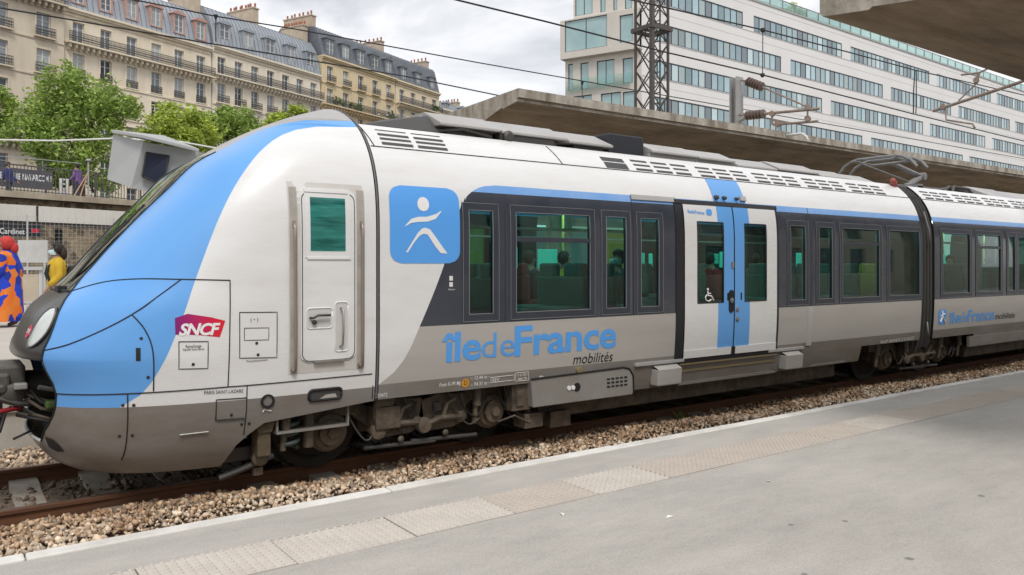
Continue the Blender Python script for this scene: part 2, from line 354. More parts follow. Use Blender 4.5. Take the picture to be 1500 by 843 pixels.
# far platform
conc = M('concrete_light', (0.50, 0.47, 0.42), 0.9, noise=(1.2, 0.8), rgb2=(0.33, 0.29, 0.24), bump=(30, 0.3, 0.01))
conc_d = M('concrete_stained', (0.36, 0.30, 0.235), 0.9, noise=(1.4, 0.9), rgb2=(0.20, 0.15, 0.105), bump=(25, 0.5, 0.01), streak=(1.6, 1.6, .35))
g = MB(); g.box(-60, 140, FE+.10, 26.0, -.6, FZ-.004)
fplat = struct(g.build('platform', M('far_platform_top', (0.50, 0.46, 0.41), 0.9, noise=(0.8, 0.7), rgb2=(0.40, 0.36, 0.31), bump=(60, 0.3, 0.004))))
m = MB(); m.box(0, 1.99, FE, FE+.1, .25, FZ+.002); m.box(0, 1.99, FE+.04, FE+.1, -.6, .25)
kme = m.mesh('kerb_stone', conc)
for i in range(-8, 40): inst('kerb_stone', kme, fplat, (i*2.0+.2, 0, 0))
# ------------------------------------------------------------------ train
YC, XR = 8.39, 3.38
side = pchip([0,.2,.45,.8,1.4,2.2,4],[.74,.83,.93,.98,1,1,1])
XT = pchip([.2,.29,.44,.56,.7,1.0,1.19,1.23,1.43,1.64,1.77,1.87,2.15,2.42,2.69,2.96,3.13,3.35,3.52,3.63,3.69],
           [.95,.80,.68,.64,.62,.60,.53,.525,.60,.71,.87,.98,1.21,1.44,1.69,1.94,2.21,2.55,2.91,3.22,3.38])
def W(z):
    k = min(max((z-2.2)/1.5, 0), 1); return 1.53*side(z)*(1-k**3)**.5
def S(x, z):
    w_ = W(z)
    if x >= XR: return w_
    xt = XT(z)
    return 0.0 if x <= xt else w_*(1-((XR-x)/(XR-xt))**4)**(1/3)
def inside(X, y, z): return .15 < z < 3.69 and X > XT(z) and YC-y <= S(X, z)
def hit(u, v):
    """where the photo's pixel meets the train's side"""
    r = ray(u, v); t = 4.5
    while t < 22:
        if inside(r[0]*t, r[1]*t, CZ+r[2]*t):
            lo, hi = t-.1, t
            for _ in range(18):
                m = (lo+hi)/2
                if inside(r[0]*m, r[1]*m, CZ+r[2]*m): hi = m
                else: lo = m
            return (r[0]*hi, CZ+r[2]*hi)
        t += .1
    raise ValueError((u, v))
def nrm(x, z):
    e = .004; dx = (S(x+e, z)-S(x-e, z))/(2*e); dz = (S(x, z+e)-S(x, z-e))/(2*e)
    return Vector((-dx, -1, -dz)).normalized() if True else None
def sp3(x, z, off=0.0, far=False):
    n = Vector((0,0,0))
    if off:
        e = .004; dx = (S(x+e, z)-S(x-e, z))/(2*e); dz = (S(x, z+e)-S(x, z-e))/(2*e)
        n = Vector((-dx, -1, -dz)).normalized()*off
        # outward normal of Y = YC - S(x,z)
    p = Vector((x, YC-S(x, z), z)) + n
    return Vector((p.x, 2*YC-p.y, p.z)) if far else p
def rows_patch(mb, xl, xr, z0, z1, off, nx=2, nz=None, mi=None, wall=0.0, far=False):
    """conformal patch between x=xl(z) and xr(z); wall>0 adds a rim of that depth"""
    fl = xl if callable(xl) else (lambda z: xl); fr = xr if callable(xr) else (lambda z: xr)
    nz = nz or max(2, int((z1-z0)/.06)+1)
    R = []; B = []
    for i in range(nz+1):
        z = z0+(z1-z0)*i/nz; a, b = fl(z), fr(z)
        R.append([sp3(a+(b-a)*j/nx, z, off, far) for j in range(nx+1)])
        if wall: B.append([sp3(a+(b-a)*j/nx, z, off-wall, far) for j in range(nx+1)])
    mb.grid(R, mi)
    if wall:
        for i in range(nz):
            mb.add([R[i][0],R[i+1][0],B[i+1][0],B[i][0]], [(0,1,2,3)], mi); mb.add([R[i][-1],R[i+1][-1],B[i+1][-1],B[i][-1]], [(0,1,2,3)], mi)
        for j in range(nx):
            mb.add([R[0][j],R[0][j+1],B[0][j+1],B[0][j]], [(0,1,2,3)], mi); mb.add([R[-1][j],R[-1][j+1],B[-1][j+1],B[-1][j]], [(0,1,2,3)], mi)
    return mb
def poly_patch(mb, poly, off, dz=.03, mi=None, wall=0.0):
    """poly in (x,z), one interval per height"""
    zs_ = [p[1] for p in poly]; z0, z1 = min(zs_)+1e-5, max(zs_)-1e-5
    def cut(z):
        xs = []
        for (xa, za), (xb, zb) in zip(poly, poly[1:]+poly[:1]):
            if (za-z)*(zb-z) <= 0 and za != zb: xs.append(xa+(xb-xa)*(z-za)/(zb-za))
        return min(xs), max(xs)
    return rows_patch(mb, lambda z: cut(z)[0], lambda z: cut(z)[1], z0, z1, off, 3, max(4, int((z1-z0)/dz)), mi, wall)
def rrect(x0, x1, z0, z1, r, n=6, sh=0.0):
    P = []
    for cx, cz, a0 in ((x1-r,z1-r,0),(x0+r,z1-r,90),(x0+r,z0+r,180),(x1-r,z0+r,270)):
        for k in range(n+1):
            a = math.radians(a0+90*k/n); P.append((cx+r*math.cos(a)+sh*(cz+r*math.sin(a)-z0), cz+r*math.sin(a)))
    return P
def surf_line(mb, pts, r=.006, off=.001, step=.05, closed=False, n=6):
    """seam along the skin through (x,z) points"""
    P = []; q = pts+[pts[0]] if closed else pts
    for (xa, za), (xb, zb) in zip(q, q[1:]):
        k = max(1, int(math.hypot(xb-xa, zb-za)/step))
        P += [sp3(xa+(xb-xa)*i/k, za+(zb-za)*i/k, off) for i in range(k)]
    P.append(sp3(*q[-1], off)); mb.tube(P, r, n); return mb
def smooth_pts(pts, n=6):
    out_ = []
    for i in range(len(pts)-1):
        p0, p1, p2, p3 = pts[max(i-1,0)], pts[i], pts[i+1], pts[min(i+2,len(pts)-1)]
        for k in range(n):
            t = k/n; out_.append(tuple(.5*((2*p1[c])+(-p0[c]+p2[c])*t+(2*p0[c]-5*p1[c]+4*p2[c]-p3[c])*t*t+(-p0[c]+3*p1[c]-3*p2[c]+p3[c])*t**3) for c in (0,1)))
    return out_+[pts[-1]]
H = lambda u, v: hit(u, v)
HX = lambda u, v=400: hit(u, v)[0]
FONT_CACHE = {}
def text_mesh(s_, bold=0.0, shear=0.0, space=1.0):
    c = bpy.data.curves.new('t', 'FONT'); c.body = s_; c.size = 1; c.offset = bold; c.shear = shear; c.space_character = space; c.resolution_u = 3
    o = bpy.data.objects.new('t', c); COL.objects.link(o); bpy.context.view_layer.update()
    me = bpy.data.meshes.new_from_object(o.evaluated_get(bpy.context.evaluated_depsgraph_get()))
    V = [v.co.copy() for v in me.vertices]; Fc = [tuple(p.vertices) for p in me.polygons]
    bpy.data.objects.remove(o); bpy.data.curves.remove(c); bpy.data.meshes.remove(me)
    return V, Fc
def text_on(fn, s_, name, mat, parent, a, b, height, bold=0.0, shear=0.0, space=1.0):
    """text whose baseline runs from a to b (2-D surface coordinates); fn maps to space; cap height as given"""
    V, Fc = text_mesh(s_, bold, shear, space)
    xs = [v.x for v in V]; x0, x1 = min(xs), max(xs); kx = 1/(x1-x0); kz = height/.69
    mb = MB(); mb.add([fn(a[0]+(b[0]-a[0])*(v.x-x0)*kx, a[1]+(b[1]-a[1])*(v.x-x0)*kx + v.y*kz) for v in V], Fc)
    return mb.build(name, mat, parent, fixn=False)
def train_text(s_, p0, p1, ph, mat, parent, name='lettering', off=.004, **k):
    """p0,p1: baseline end pixels, ph: pixel of the top at the left end"""
    a, b, t = H(*p0), H(*p1), H(*ph)
    return text_on(lambda x, z: sp3(x, z, off), s_, name, mat, parent, a, b, t[1]-a[1], **k)

car1 = thing('train_car', 'white and blue leading driving car with sloped nose and grey lower side', 'train car', (7, YC, 0), 'cars of the train')
# ---- cab shell
d1f = pchip([.2,.5,.55,.78,.92,1.03,1.25,1.35,1.56,1.70,1.80,1.92,2.23,2.54,2.84,3.08,3.22,3.35,3.43,3.7],[.55,.60,.66,.89,.93,.91,.90,.90,.87,.77,.63,.53,.54,.56,.58,.59,.64,.80,1.0,1.0])
fbf = pchip([.2,.83,.86,.923,1.143,1.477,1.931,2.524,2.941,3.094,3.242,3.326,3.372,3.7],[1.2,1.2,1.25,1.34,1.481,1.619,1.779,2.021,2.287,2.44,2.655,2.92,3.38,3.38])
xend = lambda z: XR if z >= .695 else float(np.interp(z, [.2,.45,.695],[2.0,2.12,2.46]))
Zr = sorted(set([.22,.26,.30,.36,.42,.5,.6,.695,.76,.83] + [round(.83+i*.0975,4) for i in range(1,4)] + [1.21,1.23,1.3,1.4,1.5,1.6,1.7,1.77] + [round(1.77+i*.0655,4) for i in range(1,20)] + [3.08,3.15,3.22,3.28,3.33,3.372,3.41,3.45,3.5,3.55,3.59,3.62,3.65,3.67,3.683]))
NC, NB, NW = 6, 14, 18
def nose_row(z):
    xt, wz, xe = XT(z), W(z), xend(z)
    cur = []
    for i in range(261):
        q = (i/260)
        a = 1-q; X = XR-(XR-xt)*(1-(1-a)**0 if False else 1)*1.0 if False else None
        # sample by angle so the blunt tip is dense
        d = wz*math.sin(q*math.pi/2) if q < 1 else wz
        X = XR-(XR-xt)*max(0, 1-(d/wz)**3)**.25
        cur.append((X, d))
    cur = [c for c in cur if c[0] <= xe] + [(xe, S(xe, z))]
    if xe >= XR: cur[-1] = (XR, wz)
    P = np.array(cur); Ls = np.concatenate([[0], np.cumsum(np.hypot(*np.diff(P, axis=0).T))])
    l1 = float(np.interp(min(d1f(z), P[-1,1]), P[:,1], Ls)); l2 = max(l1, float(np.interp(fbf(z), P[:,0], Ls))); l3 = Ls[-1]
    ls = np.concatenate([np.linspace(0,l1,NC+1), np.linspace(l1,l2,NB+1)[1:], np.linspace(l2,l3,NW+1)[1:]])
    return [(float(np.interp(l, Ls, P[:,0])), float(np.interp(l, Ls, P[:,1]))) for l in ls]
NR = [nose_row(z) for z in Zr]
def zone(i, j):
    z = (Zr[i]+Zr[i+1])/2
    if j < NC:
        if z < .5: return 'skirt'
        if z < 1.21: return None
        if z < 1.77: return 'mask'
        if z < 3.08: return 'glass'
        return 'roof'
    if z < .83: return 'skirt'
    return 'blue' if j < NC+NB else 'white'
def nose_mesh(zones, order):
    mb = MB()
    for far in (False, True):
        rows = [[(x, YC+(d if far else -d), z) for x, d in r] for z, r in zip(Zr, NR)]
        mb.grid(rows, lambda i, j: (order[zone(i, j)] if zone(i, j) in zones else None))
    return mb
seam = M('panel_gap', (0.02, 0.022, 0.026), 0.7)
nose_mesh({'blue','white','skirt','roof'}, dict(blue=0, white=1, skirt=2, roof=3)).build('cab_shell', [blue, white, skirtm, rooflid], car1, smooth=True)
nose_mesh({'glass'}, dict(glass=0)).build('windscreen', glass('windscreen_glass', (0.42,0.50,0.48), 1.5), car1, smooth=True)
nose_mesh({'mask'}, dict(mask=0)).build('front_mask', maskm, car1, smooth=True)
# underside of the mask and dark pocket behind the coupler
m = MB(); r0 = NR[Zr.index(1.21)]
pts = [(x, YC-d, 1.212) for x, d in r0[:NC+1]][::-1] + [(x, YC+d, 1.212) for x, d in r0[1:NC+1]]
m.add(pts + [(1.1, YC+.9, 1.15), (1.1, YC-.9, 1.15)], [tuple(range(len(pts)+2))]); m.build('mask_underside', maskm, car1)
m = MB(); m.box(1.12, 1.2, YC-1.0, YC+1.0, .45, 1.3); m.box(1.25,3.3,YC-1.1,YC+1.1,.70,.74); m.box(.86,1.2,YC-.90,YC-.86,.52,1.2); m.box(.86,1.2,YC+.86,YC+.90,.52,1.2); m.build('coupler_pocket', black, car1)
# wiper, cab desk and rear bulkhead seen through the windscreen
m = MB(); m.tube([(.93,YC-.28,1.80),(1.12,YC-.36,2.06),(1.40,YC-.40,2.41)], .012, 6); m.tube([(1.18,YC-.42,2.14),(1.55,YC-.44,2.56)], .01, 6); m.box(.85,.98,YC-.4,YC-.16,1.76,1.81); m.build('wiper', black, car1)
m = MB(); m.box(1.25,2.0,YC-1.0,YC+1.0,1.5,1.78); m.box(1.5,1.9,YC-.6,YC+.2,1.78,1.98); m.build('driver_desk', dark_metal, car1, bevel=.02)
m = MB(); m.box(3.30,3.34,YC-1.2,YC+1.2,.8,3.0); m.box(1.2,3.3,YC-1.25,YC+1.25,1.0,1.03); m.build('cab_bulkhead', M('cab_grey', (.25,.25,.25), .7), car1)
m = MB(); m.box(2.2,2.6,YC-.35,YC+.15,1.35,1.5); m.box(2.55,2.68,YC-.35,YC+.15,1.5,2.2); m.build('driver_seat', M('seat_black', (.03,.03,.035), .8), car1, bevel=.04)
# lip line around mask and windscreen edge
m = MB()
for far in (False, True):
    P = [(r[NC][0]-.002, YC+(r[NC][1]+.004)*(1 if far else -1), z) for z, r in zip(Zr, NR) if 1.21 <= z <= 3.09]
    m.tube(P, .009, 6)
P = [(x-.003, YC-d, 1.77) for x, d in NR[Zr.index(1.77)][:NC+1]][::-1] + [(x-.003, YC+d, 1.77) for x, d in NR[Zr.index(1.77)][1:NC+1]]
m.tube(P, .012, 6)
m.build('windscreen_seal', black, car1, smooth=True)
# grey edge of the coupler opening
m = MB()
for far in (False, True):
    P = [(r[NC][0], YC+r[NC][1]*(1 if far else -1), z) for z, r in zip(Zr, NR) if .5 <= z <= 1.21]; m = MB(); m.tube(P, .009, 6); m.build('opening_seal', black, car1, smooth=True)
m = MB()
P = [(x, YC-d, .5) for x, d in NR[Zr.index(.5)][:NC+1]][::-1] + [(x, YC+d, .5) for x, d in NR[Zr.index(.5)][1:NC+1]]; m.tube(P, .014, 6)
m.build('opening_edge', M('edge_grey', (.42,.42,.42), .5), car1, smooth=True)
# headlights (near and far)
hl = M('headlight_lens', (0.62, 0.66, 0.64), 0.12, coat=0.6, noise=(9, .4), rgb2=(.45,.5,.48)); hlr = M('headlight_rim', (0.10,0.10,0.10), 0.3)
def on_front(z, d, off):
    xt, wz = XT(z), W(z); f = lambda dd, zz: XR-(XR-XT(zz))*max(0, 1-(abs(dd)/W(zz))**3)**.25
    e_ = .004; n = Vector((-1, -(f(d+e_,z)-f(d-e_,z))/(2*e_)*-1, (f(d,z+e_)-f(d,z-e_))/(2*e_)))
    n = Vector((-1, (f(d+e_,z)-f(d-e_,z))/(2*e_), (f(d,z+e_)-f(d,z-e_))/(2*e_))).normalized()
    p = Vector((f(d, z), d, z)) + n*off
    return p
for sgn in (-1, 1):
    rows = []; rim = []
    for i in range(6):
        rr = i/5
        ring = []
        for k in range(25):
            a = 2*math.pi*k/24; dz = .165*rr*math.sin(a); dd = .125*rr*math.cos(a) + dz*-.12
            p = on_front(1.475+dz, .73-dd*-1*-1, .006+.018*(1-rr**2)); ring.append((p.x, YC+sgn*p.y, p.z))
        rows.append(ring)
    m = MB(); m.grid(rows); o = m.build('headlight', hl, car1, smooth=True)
    m = MB(); m.tube(rows[-1], .010, 6, caps=False); m.build('rim', hlr, o, smooth=True)
# round red badge on the mask
red = M('badge_red', (0.55, 0.02, 0.05), 0.4)
m = MB(); pts = [on_front(1.43+.055*math.sin(a), .52-.055*math.cos(a), .006) for a in [2*math.pi*k/20 for k in range(20)]]
m.add([(p.x, YC-p.y, p.z) for p in pts], [tuple(range(20))]); m.build('round_badge', red, car1)
text_on(lambda a, b: (lambda p: Vector((p.x, YC-p.y, p.z)))(on_front(b, a, .010)), 'SNCF', 'badge_lettering', logowhite, car1, (.567,1.415), (.475,1.415), .034, bold=.02, shear=.2)
# scooped hole at the foot of the snow plough
m = MB(); poly_patch(m, [H(*p) for p in ((66,640),(76,643),(87,652),(95,663),(84,662),(72,655))], .003, .012); m.build('plough_scoop', black, car1, smooth=True)
# seams of the cab
m = MB()
s1 = smooth_pts([H(100,428),H(150,414),H(200,409),H(265,409.5),H(337,411)]); surf_line(m, s1, .0055)
surf_line(m, smooth_pts([H(62,514),H(100,505),H(150,484),H(195,460),H(235,432),H(265,410)]), .0055)
surf_line(m, smooth_pts([H(193,461),H(212,483),H(224,515),H(225,573)]), .0055)
surf_line(m, [H(337,411),H(334,566)], .005)
surf_line(m, [H(82,577),H(188,577),H(335,567),H(362,565),H(545,548)], .0055)
surf_line(m, smooth_pts([H(187,578),H(187,620),H(184,655),H(178,674)]), .0055)
surf_line(m, [H(362,566),H(361,600),H(357,637)], .005)
surf_line(m, [H(317,586),H(361,583)], .005); surf_line(m, [H(317,586),H(316,616)], .005); surf_line(m, [H(316,616),H(358,613)], .005)
def frame_px(u0, v0, u1, v1, r=.004): 
    a, b, c, d = H(u0,v0), H(u1,v0-.5), H(u1-.5,v1-1), H(u0,v1); surf_line(m, [a,b,c,d], r, closed=True)
frame_px(262,501,305,541); frame_px(351,458,406,525); frame_px(358,481,394,499,.003)
m.build('panel_gap', seam, car1, smooth=True)
m = MB()
for u, v in [(217,553),(207,496),(283,534),(376,503),(378,520),(180,594),(196,594),(175,639),(194,638),(339,608),(354,622),(365,621)]:
    x, z = H(u, v); p = sp3(x, z, 0); n = (sp3(x, z, .01)-p).normalized(); m = MB(); m.lathe([(.013,-.004),(.013,.004),(.008,.006)], p, n, 10); m.build('bolt_head', seam, car1)
x0, z0 = H(199,510); x1, z1 = H(206,529); m = MB(); rows_patch(m, x0, x1, z1, z0, .003, 2, 4); m.build('latch', black, car1)
m = MB(); m.tube([sp3(*H(263,637), .012), sp3(*H(305,632), .012)], .007, 6); m.build('pull_bar', steel, car1)
# ---- SNCF plate
m = MB(); A = [H(257,496),H(256,461),H(275,460),H(300,463),H(330,470),H(322,494)]
plate = M('plate_gradient', (0.5, 0.02, 0.05), 0.35)
t = plate.node_tree; tcx = t.nodes.new('ShaderNodeTexCoord'); sx = t.nodes.new('ShaderNodeSeparateXYZ'); t.links.new(tcx.outputs['Object'], sx.inputs[0])
mr = t.nodes.new('ShaderNodeMapRange'); mr.inputs[1].default_value = A[0][0]-7; mr.inputs[2].default_value = A[4][0]-7-.05; t.links.new(sx.outputs[0], mr.inputs[0])
rp = t.nodes.new('ShaderNodeValToRGB'); rp.color_ramp.elements[0].color = (.22,.01,.17,1); rp.color_ramp.elements[1].color = (.68,.01,.03,1); t.links.new(mr.outputs[0], rp.inputs[0])
t.links.new(rp.outputs[0], t.nodes['Principled BSDF'].inputs['Base Color'])
poly_patch(m, A, .003); m.build('logo_plate', plate, car1, smooth=True)
train_text('SNCF', (262,491.5), (323,490), (262,475), logowhite, car1, bold=.035, shear=.28, space=.92)
# ---- cab door
xa, xb = HX(423,400), HX(532,400); zt, zb = H(425,266)[1], H(425,549)[1]
chan = M('door_channel', (.60,.585,.56), .45, noise=(3,.6), rgb2=(.48,.45,.41))
m = MB(); rows_patch(m, xa, xb, zb, zt, .002, 3); door = m.build('door', chan, car1, smooth=True)
m = MB(); da, db = HX(440), HX(521); dz0, dz1 = H(440,540)[1], H(440,272)[1]
poly_patch(m, rrect(da, db, dz0+.05, dz1-.02, .07), .012, wall=.012); m.build('door_leaf', white, door, smooth='auto')
m = MB(); surf_line(m, rrect(da+.015, db-.015, dz0+.06, dz1-.06, .07), .004, .013, closed=True); m.build('door_seal', seam, door, smooth=True)
wx0, wz0 = H(454,368); wx1, wz1 = H(504,292)
m = MB(); rows_patch(m, wx0-.05, wx1+.05, wz0-.06, wz1+.05, .018, 2, wall=.008); m.build('window_frame', white, door, smooth='auto')
m = MB(); rows_patch(m, wx0, wx1, wz0, wz1, .020, 3); m.build('window_pane', M('door_glass_reflections', (.004,.085,.075), .05, noise=(2.6,1.0), rgb2=(.06,.34,.29), streak=(.5,1,5)), door, smooth=True)  # lighter bands in the pane colour stand for reflections
m = MB(); rows_patch(m, wx0-.05, wx1+.03, wz1+.045, wz1+.075, .026, 2, 2, wall=.02); m.build('drip_rail', white, door)
m = MB(); rows_patch(m, wx0-.03, wx1+.05, wz0-.075, wz0-.055, .024, 2, 2, wall=.02); m.build('drip_rail', white, door)
m = MB(); m.box(da+.12, db-.12, YC-1.56, YC-1.53, dz0+.045, dz0+.06); m.build('kick_strip', steel, door)
hx0, hz0 = H(449,482); hx1, hz1 = H(486,451)
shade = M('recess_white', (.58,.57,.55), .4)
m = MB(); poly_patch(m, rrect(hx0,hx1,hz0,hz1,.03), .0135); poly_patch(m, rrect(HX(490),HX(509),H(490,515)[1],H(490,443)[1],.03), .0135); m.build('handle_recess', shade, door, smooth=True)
m = MB(); surf_line(m, rrect(hx0,hx1,hz0,hz1,.03), .007, .013, closed=True); surf_line(m, rrect(HX(490),HX(509),H(490,515)[1],H(490,443)[1],.03), .007, .013, closed=True); m.build('recess_rim', white, door, smooth=True)
m = MB(); m.tube([sp3(*H(453,466),.02), sp3(*H(456,466),.05), sp3(*H(463,462),.055), sp3(*H(481,461.5),.05)], .011, 8); m.lathe([(.02,0),(.02,.03)], sp3(*H(459,472),.01), (0,-1,0), 10); m.build('door_handle', dark_metal, door, smooth=True)
m = MB(); m.tube([sp3(*H(498,451),.015), sp3(*H(499.5,455),.05), sp3(*H(500,480),.05), sp3(*H(499,504),.05), sp3(*H(497,508),.015)], .009, 8); m.build('grab_handle', steel, door, smooth=True)
for ua in (430, 528):
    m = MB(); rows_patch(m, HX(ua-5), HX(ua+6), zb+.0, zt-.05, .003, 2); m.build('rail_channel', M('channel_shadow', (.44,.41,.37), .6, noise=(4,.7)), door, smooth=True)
    P = [sp3(HX(ua), H(ua,333)[1]+.05, .02)] + [sp3(HX(ua), z, .055) for z in np.linspace(H(ua,335)[1], zb+.06, 12)] + [sp3(HX(ua), zb+.03, .02)]
    m = MB(); m.tube(P, .014, 8); m.lathe([(.026,0),(.026,.03),(.014,.05)], sp3(HX(ua), zb+.04, 0), (0,-1,0), 10); m.build('grab_rail', M('brown_steel', (.33,.28,.24), .4, metal=.6), car1, smooth=True)
# small prints on the cab
train_text('PARIS SAINT-LAZARE', (299,578), (356,575), (299,573), ink, car1)
train_text('Remplissage', (272,510), (295,509), (272,505.5), ink, car1); train_text('liquide lave-vitres', (268,514), (299,513), (268,510.3), ink, car1)
train_text('( \u2022 )', (367,471), (378,470.5), (367,466), ink, car1); train_text('Pr\u00e9conditionnement', (361,531), (392,528.5), (361,528), ink, car1)
m = MB(); x, z = H(392,588); p = sp3(x, z, 0); m.lathe([(.062,-.01),(.062,.012),(.042,.012),(.042,-.05)], p, (0,-1,0), 20); m.build('socket', black, car1)
sx0, sz0 = H(452,588); sx1, sz1 = H(500,568)
m = MB(); surf_line(m, rrect(sx0,sx1,sz0,sz1,.035), .014, .004, closed=True); o = m.build('step_pocket', black, car1, smooth=True)
m = MB(); poly_patch(m, rrect(sx0,sx1,sz0,sz1,.035), .003); m.build('pocket_inside', M('pocket', (.06,.06,.06), .5), o)
m = MB(); m.add([sp3(sx0+.10,sz0+.012,.005),sp3(sx1-.04,sz0+.012,.005),sp3(sx1-.06,sz0+.05,.005),sp3(sx0+.16,sz0+.045,.005)],[(0,1,2,3)]); m.build('pocket_step', grey, o)
m = MB(); xs = HX(545,420)
for far in (False, True):
    P = [sp3(XR+.02, z, -.002, far) for z in np.linspace(.70, 3.68, 60)]; m.tube(P, .011, 8)
m.build('cab_joint', M('joint_grey', (.12,.12,.125), .6), car1, smooth=True)

# ---- passenger body
fwf = pchip([.83,.875,.916,1.052,1.391,1.986,2.618,2.70,2.76,2.80,2.83,2.846,3.0],[3.41,3.44,3.53,3.672,3.856,4.131,4.354,4.42,4.495,4.57,4.67,4.80,4.80])
def glass_px(u0, u1): return (HX(u0), HX(u1))
GZ0, GZ1 = 1.485, 2.565
def make_body(car, x0, x1, wins, door_x, sweep, low, name='body_shell'):
    """wins: list of (xa, xb, divider or None); door_x: list of (a,b) openings; low: list of (xa,xb,zbottom)"""
    Z = [.70,.76,.845] + list(np.linspace(.845,1.385,6)[1:]) + [GZ0-.04] + list(np.linspace(GZ0-.04, GZ1+.035, 11)[1:]) + [2.665,2.70,2.73,2.76,2.785,2.80,2.815,2.83,2.839,2.846,2.92,3.0,3.08,3.165,3.25,3.33,3.39,3.42]
    Z = sorted(set(round(float(z),4) for z in Z))
    xs = {x0, x1}
    for a, b, _ in wins: xs |= {a-.03, b+.03}
    for a, b in door_x: xs |= {a, b}
    for a, b, _ in low: xs |= {max(a, x0), min(b, x1)}
    if sweep: xs |= {4.36}
    xs = sorted(xs); 
    mb = MB()
    for far in (False, True):
        for i in range(len(Z)-1):
            zc = (Z[i]+Z[i+1])/2
            for j in range(len(xs)-1):
                xc = (xs[j]+xs[j+1])/2
                if any(a-.03 < xc < b+.03 for a, b, _ in wins) and GZ0-.04 < zc < GZ1+.035: continue
                if any(a < xc < b for a, b in door_x) and .79 < zc < 2.78: continue
                mi = 3 if zc < .845 else 2 if zc < 1.385 else 1 if zc < 2.76 else 4 if zc < 2.846 else 0
                q = lambda x, z: sp3(x, z, 0, far)
                a, b = xs[j], xs[j+1]
                if sweep and a < 4.82 and .845 <= zc < 2.846:
                    s0, s1 = fwf(Z[i]), fwf(Z[i+1])
                    L_ = lambda s_: min(max(s_, a), b)
                    if L_(s0) > a or L_(s1) > a: mb.add([q(a,Z[i]),q(L_(s0),Z[i]),q(L_(s1),Z[i+1]),q(a,Z[i+1])],[(0,1,2,3)],0)
                    if L_(s0) < b or L_(s1) < b: mb.add([q(L_(s0),Z[i]),q(b,Z[i]),q(b,Z[i+1]),q(L_(s1),Z[i+1])],[(0,1,2,3)],mi)
                else: mb.add([q(a,Z[i]),q(b,Z[i]),q(b,Z[i+1]),q(a,Z[i+1])],[(0,1,2,3)],mi)
        for a, b, zb_ in low:
            R = [[sp3(x, z, 0, far) for x in np.linspace(a, b, 8)] for z in np.linspace(zb_, .70, 4)]; mb.grid(R, 3)
            R = [[sp3(x, zb_, 0, far) for x in np.linspace(a, b, 8)], [Vector((x, YC+(1.05 if far else -1.05), zb_-.06)) for x in np.linspace(a, b, 8)]]; mb.grid(R, 3)
    w3 = W(3.42)
    mb.box(x0, x1, YC-w3, YC+w3, 3.38, 3.42, 5)
    o = mb.build(name, [white, band, grey, skirtm, stripeblue, roofgrey], car, smooth='auto', angle=25)
    for xe_ in (x0, x1):
        P = [(YC-W(z)+.01, z) for z in np.linspace(.72,3.40,28)] + [(YC+W(z)-.01, z) for z in np.linspace(3.40,.72,28)]
        mb = MB(); mb.prism(P, lambda a, b, d: (d, a, b), xe_-.012, xe_+.012); mb.build('end_wall', black, car)
    # inner lining
    mb = MB(); lin = M('lining', (.20,.25,.235), .6); fl = M('train_floor', (.12,.12,.13), .7)
    mb.box(x0+.05, x1-.05, YC-1.42, YC+1.42, .94, .98, 1); mb.box(x0+.05, x1-.05, YC-1.3, YC+1.3, 2.86, 2.9, 0); mb.box(x0+.04,x0+.07,YC-1.4,YC+1.4,.98,2.86,0)
    for a, b in zip([x0+.1]+[w_[1]+.06 for w_ in wins], [w_[0]-.06 for w_ in wins]+[x1-.1]):
        if b-a < .03 or any(a < (p+q_)/2 < b for p, q_ in door_x): continue
        for sg in (-1, 1): mb.box(a, b, YC+sg*1.44-.012, YC+sg*1.44+.012, .98, 2.7, 0)
    for sg in (-1, 1): 
        lo = [x0+.1]+[q_ for p, q_ in door_x]; hi = [p for p, q_ in door_x]+[x1-.1]
        for a, b in zip(lo, hi): mb.box(a, b, YC+sg*1.44-.011, YC+sg*1.44+.011, .98, 1.43, 0)
    mb.build('interior_lining', [lin, fl], car)
    for a, b, dv in wins:
        for far in (False, True):
            # frame ring
            mb = MB(); ya = .008
            for (p, q_, r_, s_) in ((a-.075,b+.075,GZ0-.075,GZ0),(a-.075,b+.075,GZ1,GZ1+.075),(a-.075,a,GZ0,GZ1),(b,b+.075,GZ0,GZ1)):
                rows_patch(mb, p, q_, r_, s_, ya, 1, 3 if s_-r_ < .2 else 12, wall=.05, far=far)
            if dv: rows_patch(mb, a, b, dv-.025, dv+.025, .010, 1, 2, wall=.05, far=far)
            wo = mb.build('window', framem, car, smooth='auto')
            mb = MB(); rows_patch(mb, a-.01, b+.01, GZ0-.01, GZ1+.01, -.014, 1, 8, far=far); mb.build('window_pane', tglass, wo, smooth=True)
            if not far:
                mb = MB(); surf_line(mb, [(a,GZ0),(b,GZ0),(b,GZ1),(a,GZ1)], .0045, .006, closed=True)
                surf_line(mb, [(a-.075,GZ0-.075),(b+.075,GZ0-.075),(b+.075,GZ1+.075),(a-.075,GZ1+.075)], .003, .008, closed=True)
                mb.build('window_seal', M('seal_grey', (.20,.21,.22), .5), wo)
    return o
W1 = [(*glass_px(687,722), None), (*glass_px(756,864), 2.275), (*glass_px(888,917), None), (*glass_px(939,965), None),
      (*glass_px(1158,1180), None), (*glass_px(1200,1219), None), (*glass_px(1234,1288), 2.33), (*glass_px(1303,1347), None)]
DX = (HX(1001,420), HX(1137,420)); GAP0, GAP1 = HX(1350,400), HX(1369,400)
make_body(car1, XR+.04, GAP0, W1, [DX], True, [(5.42, 11.9, .46)])
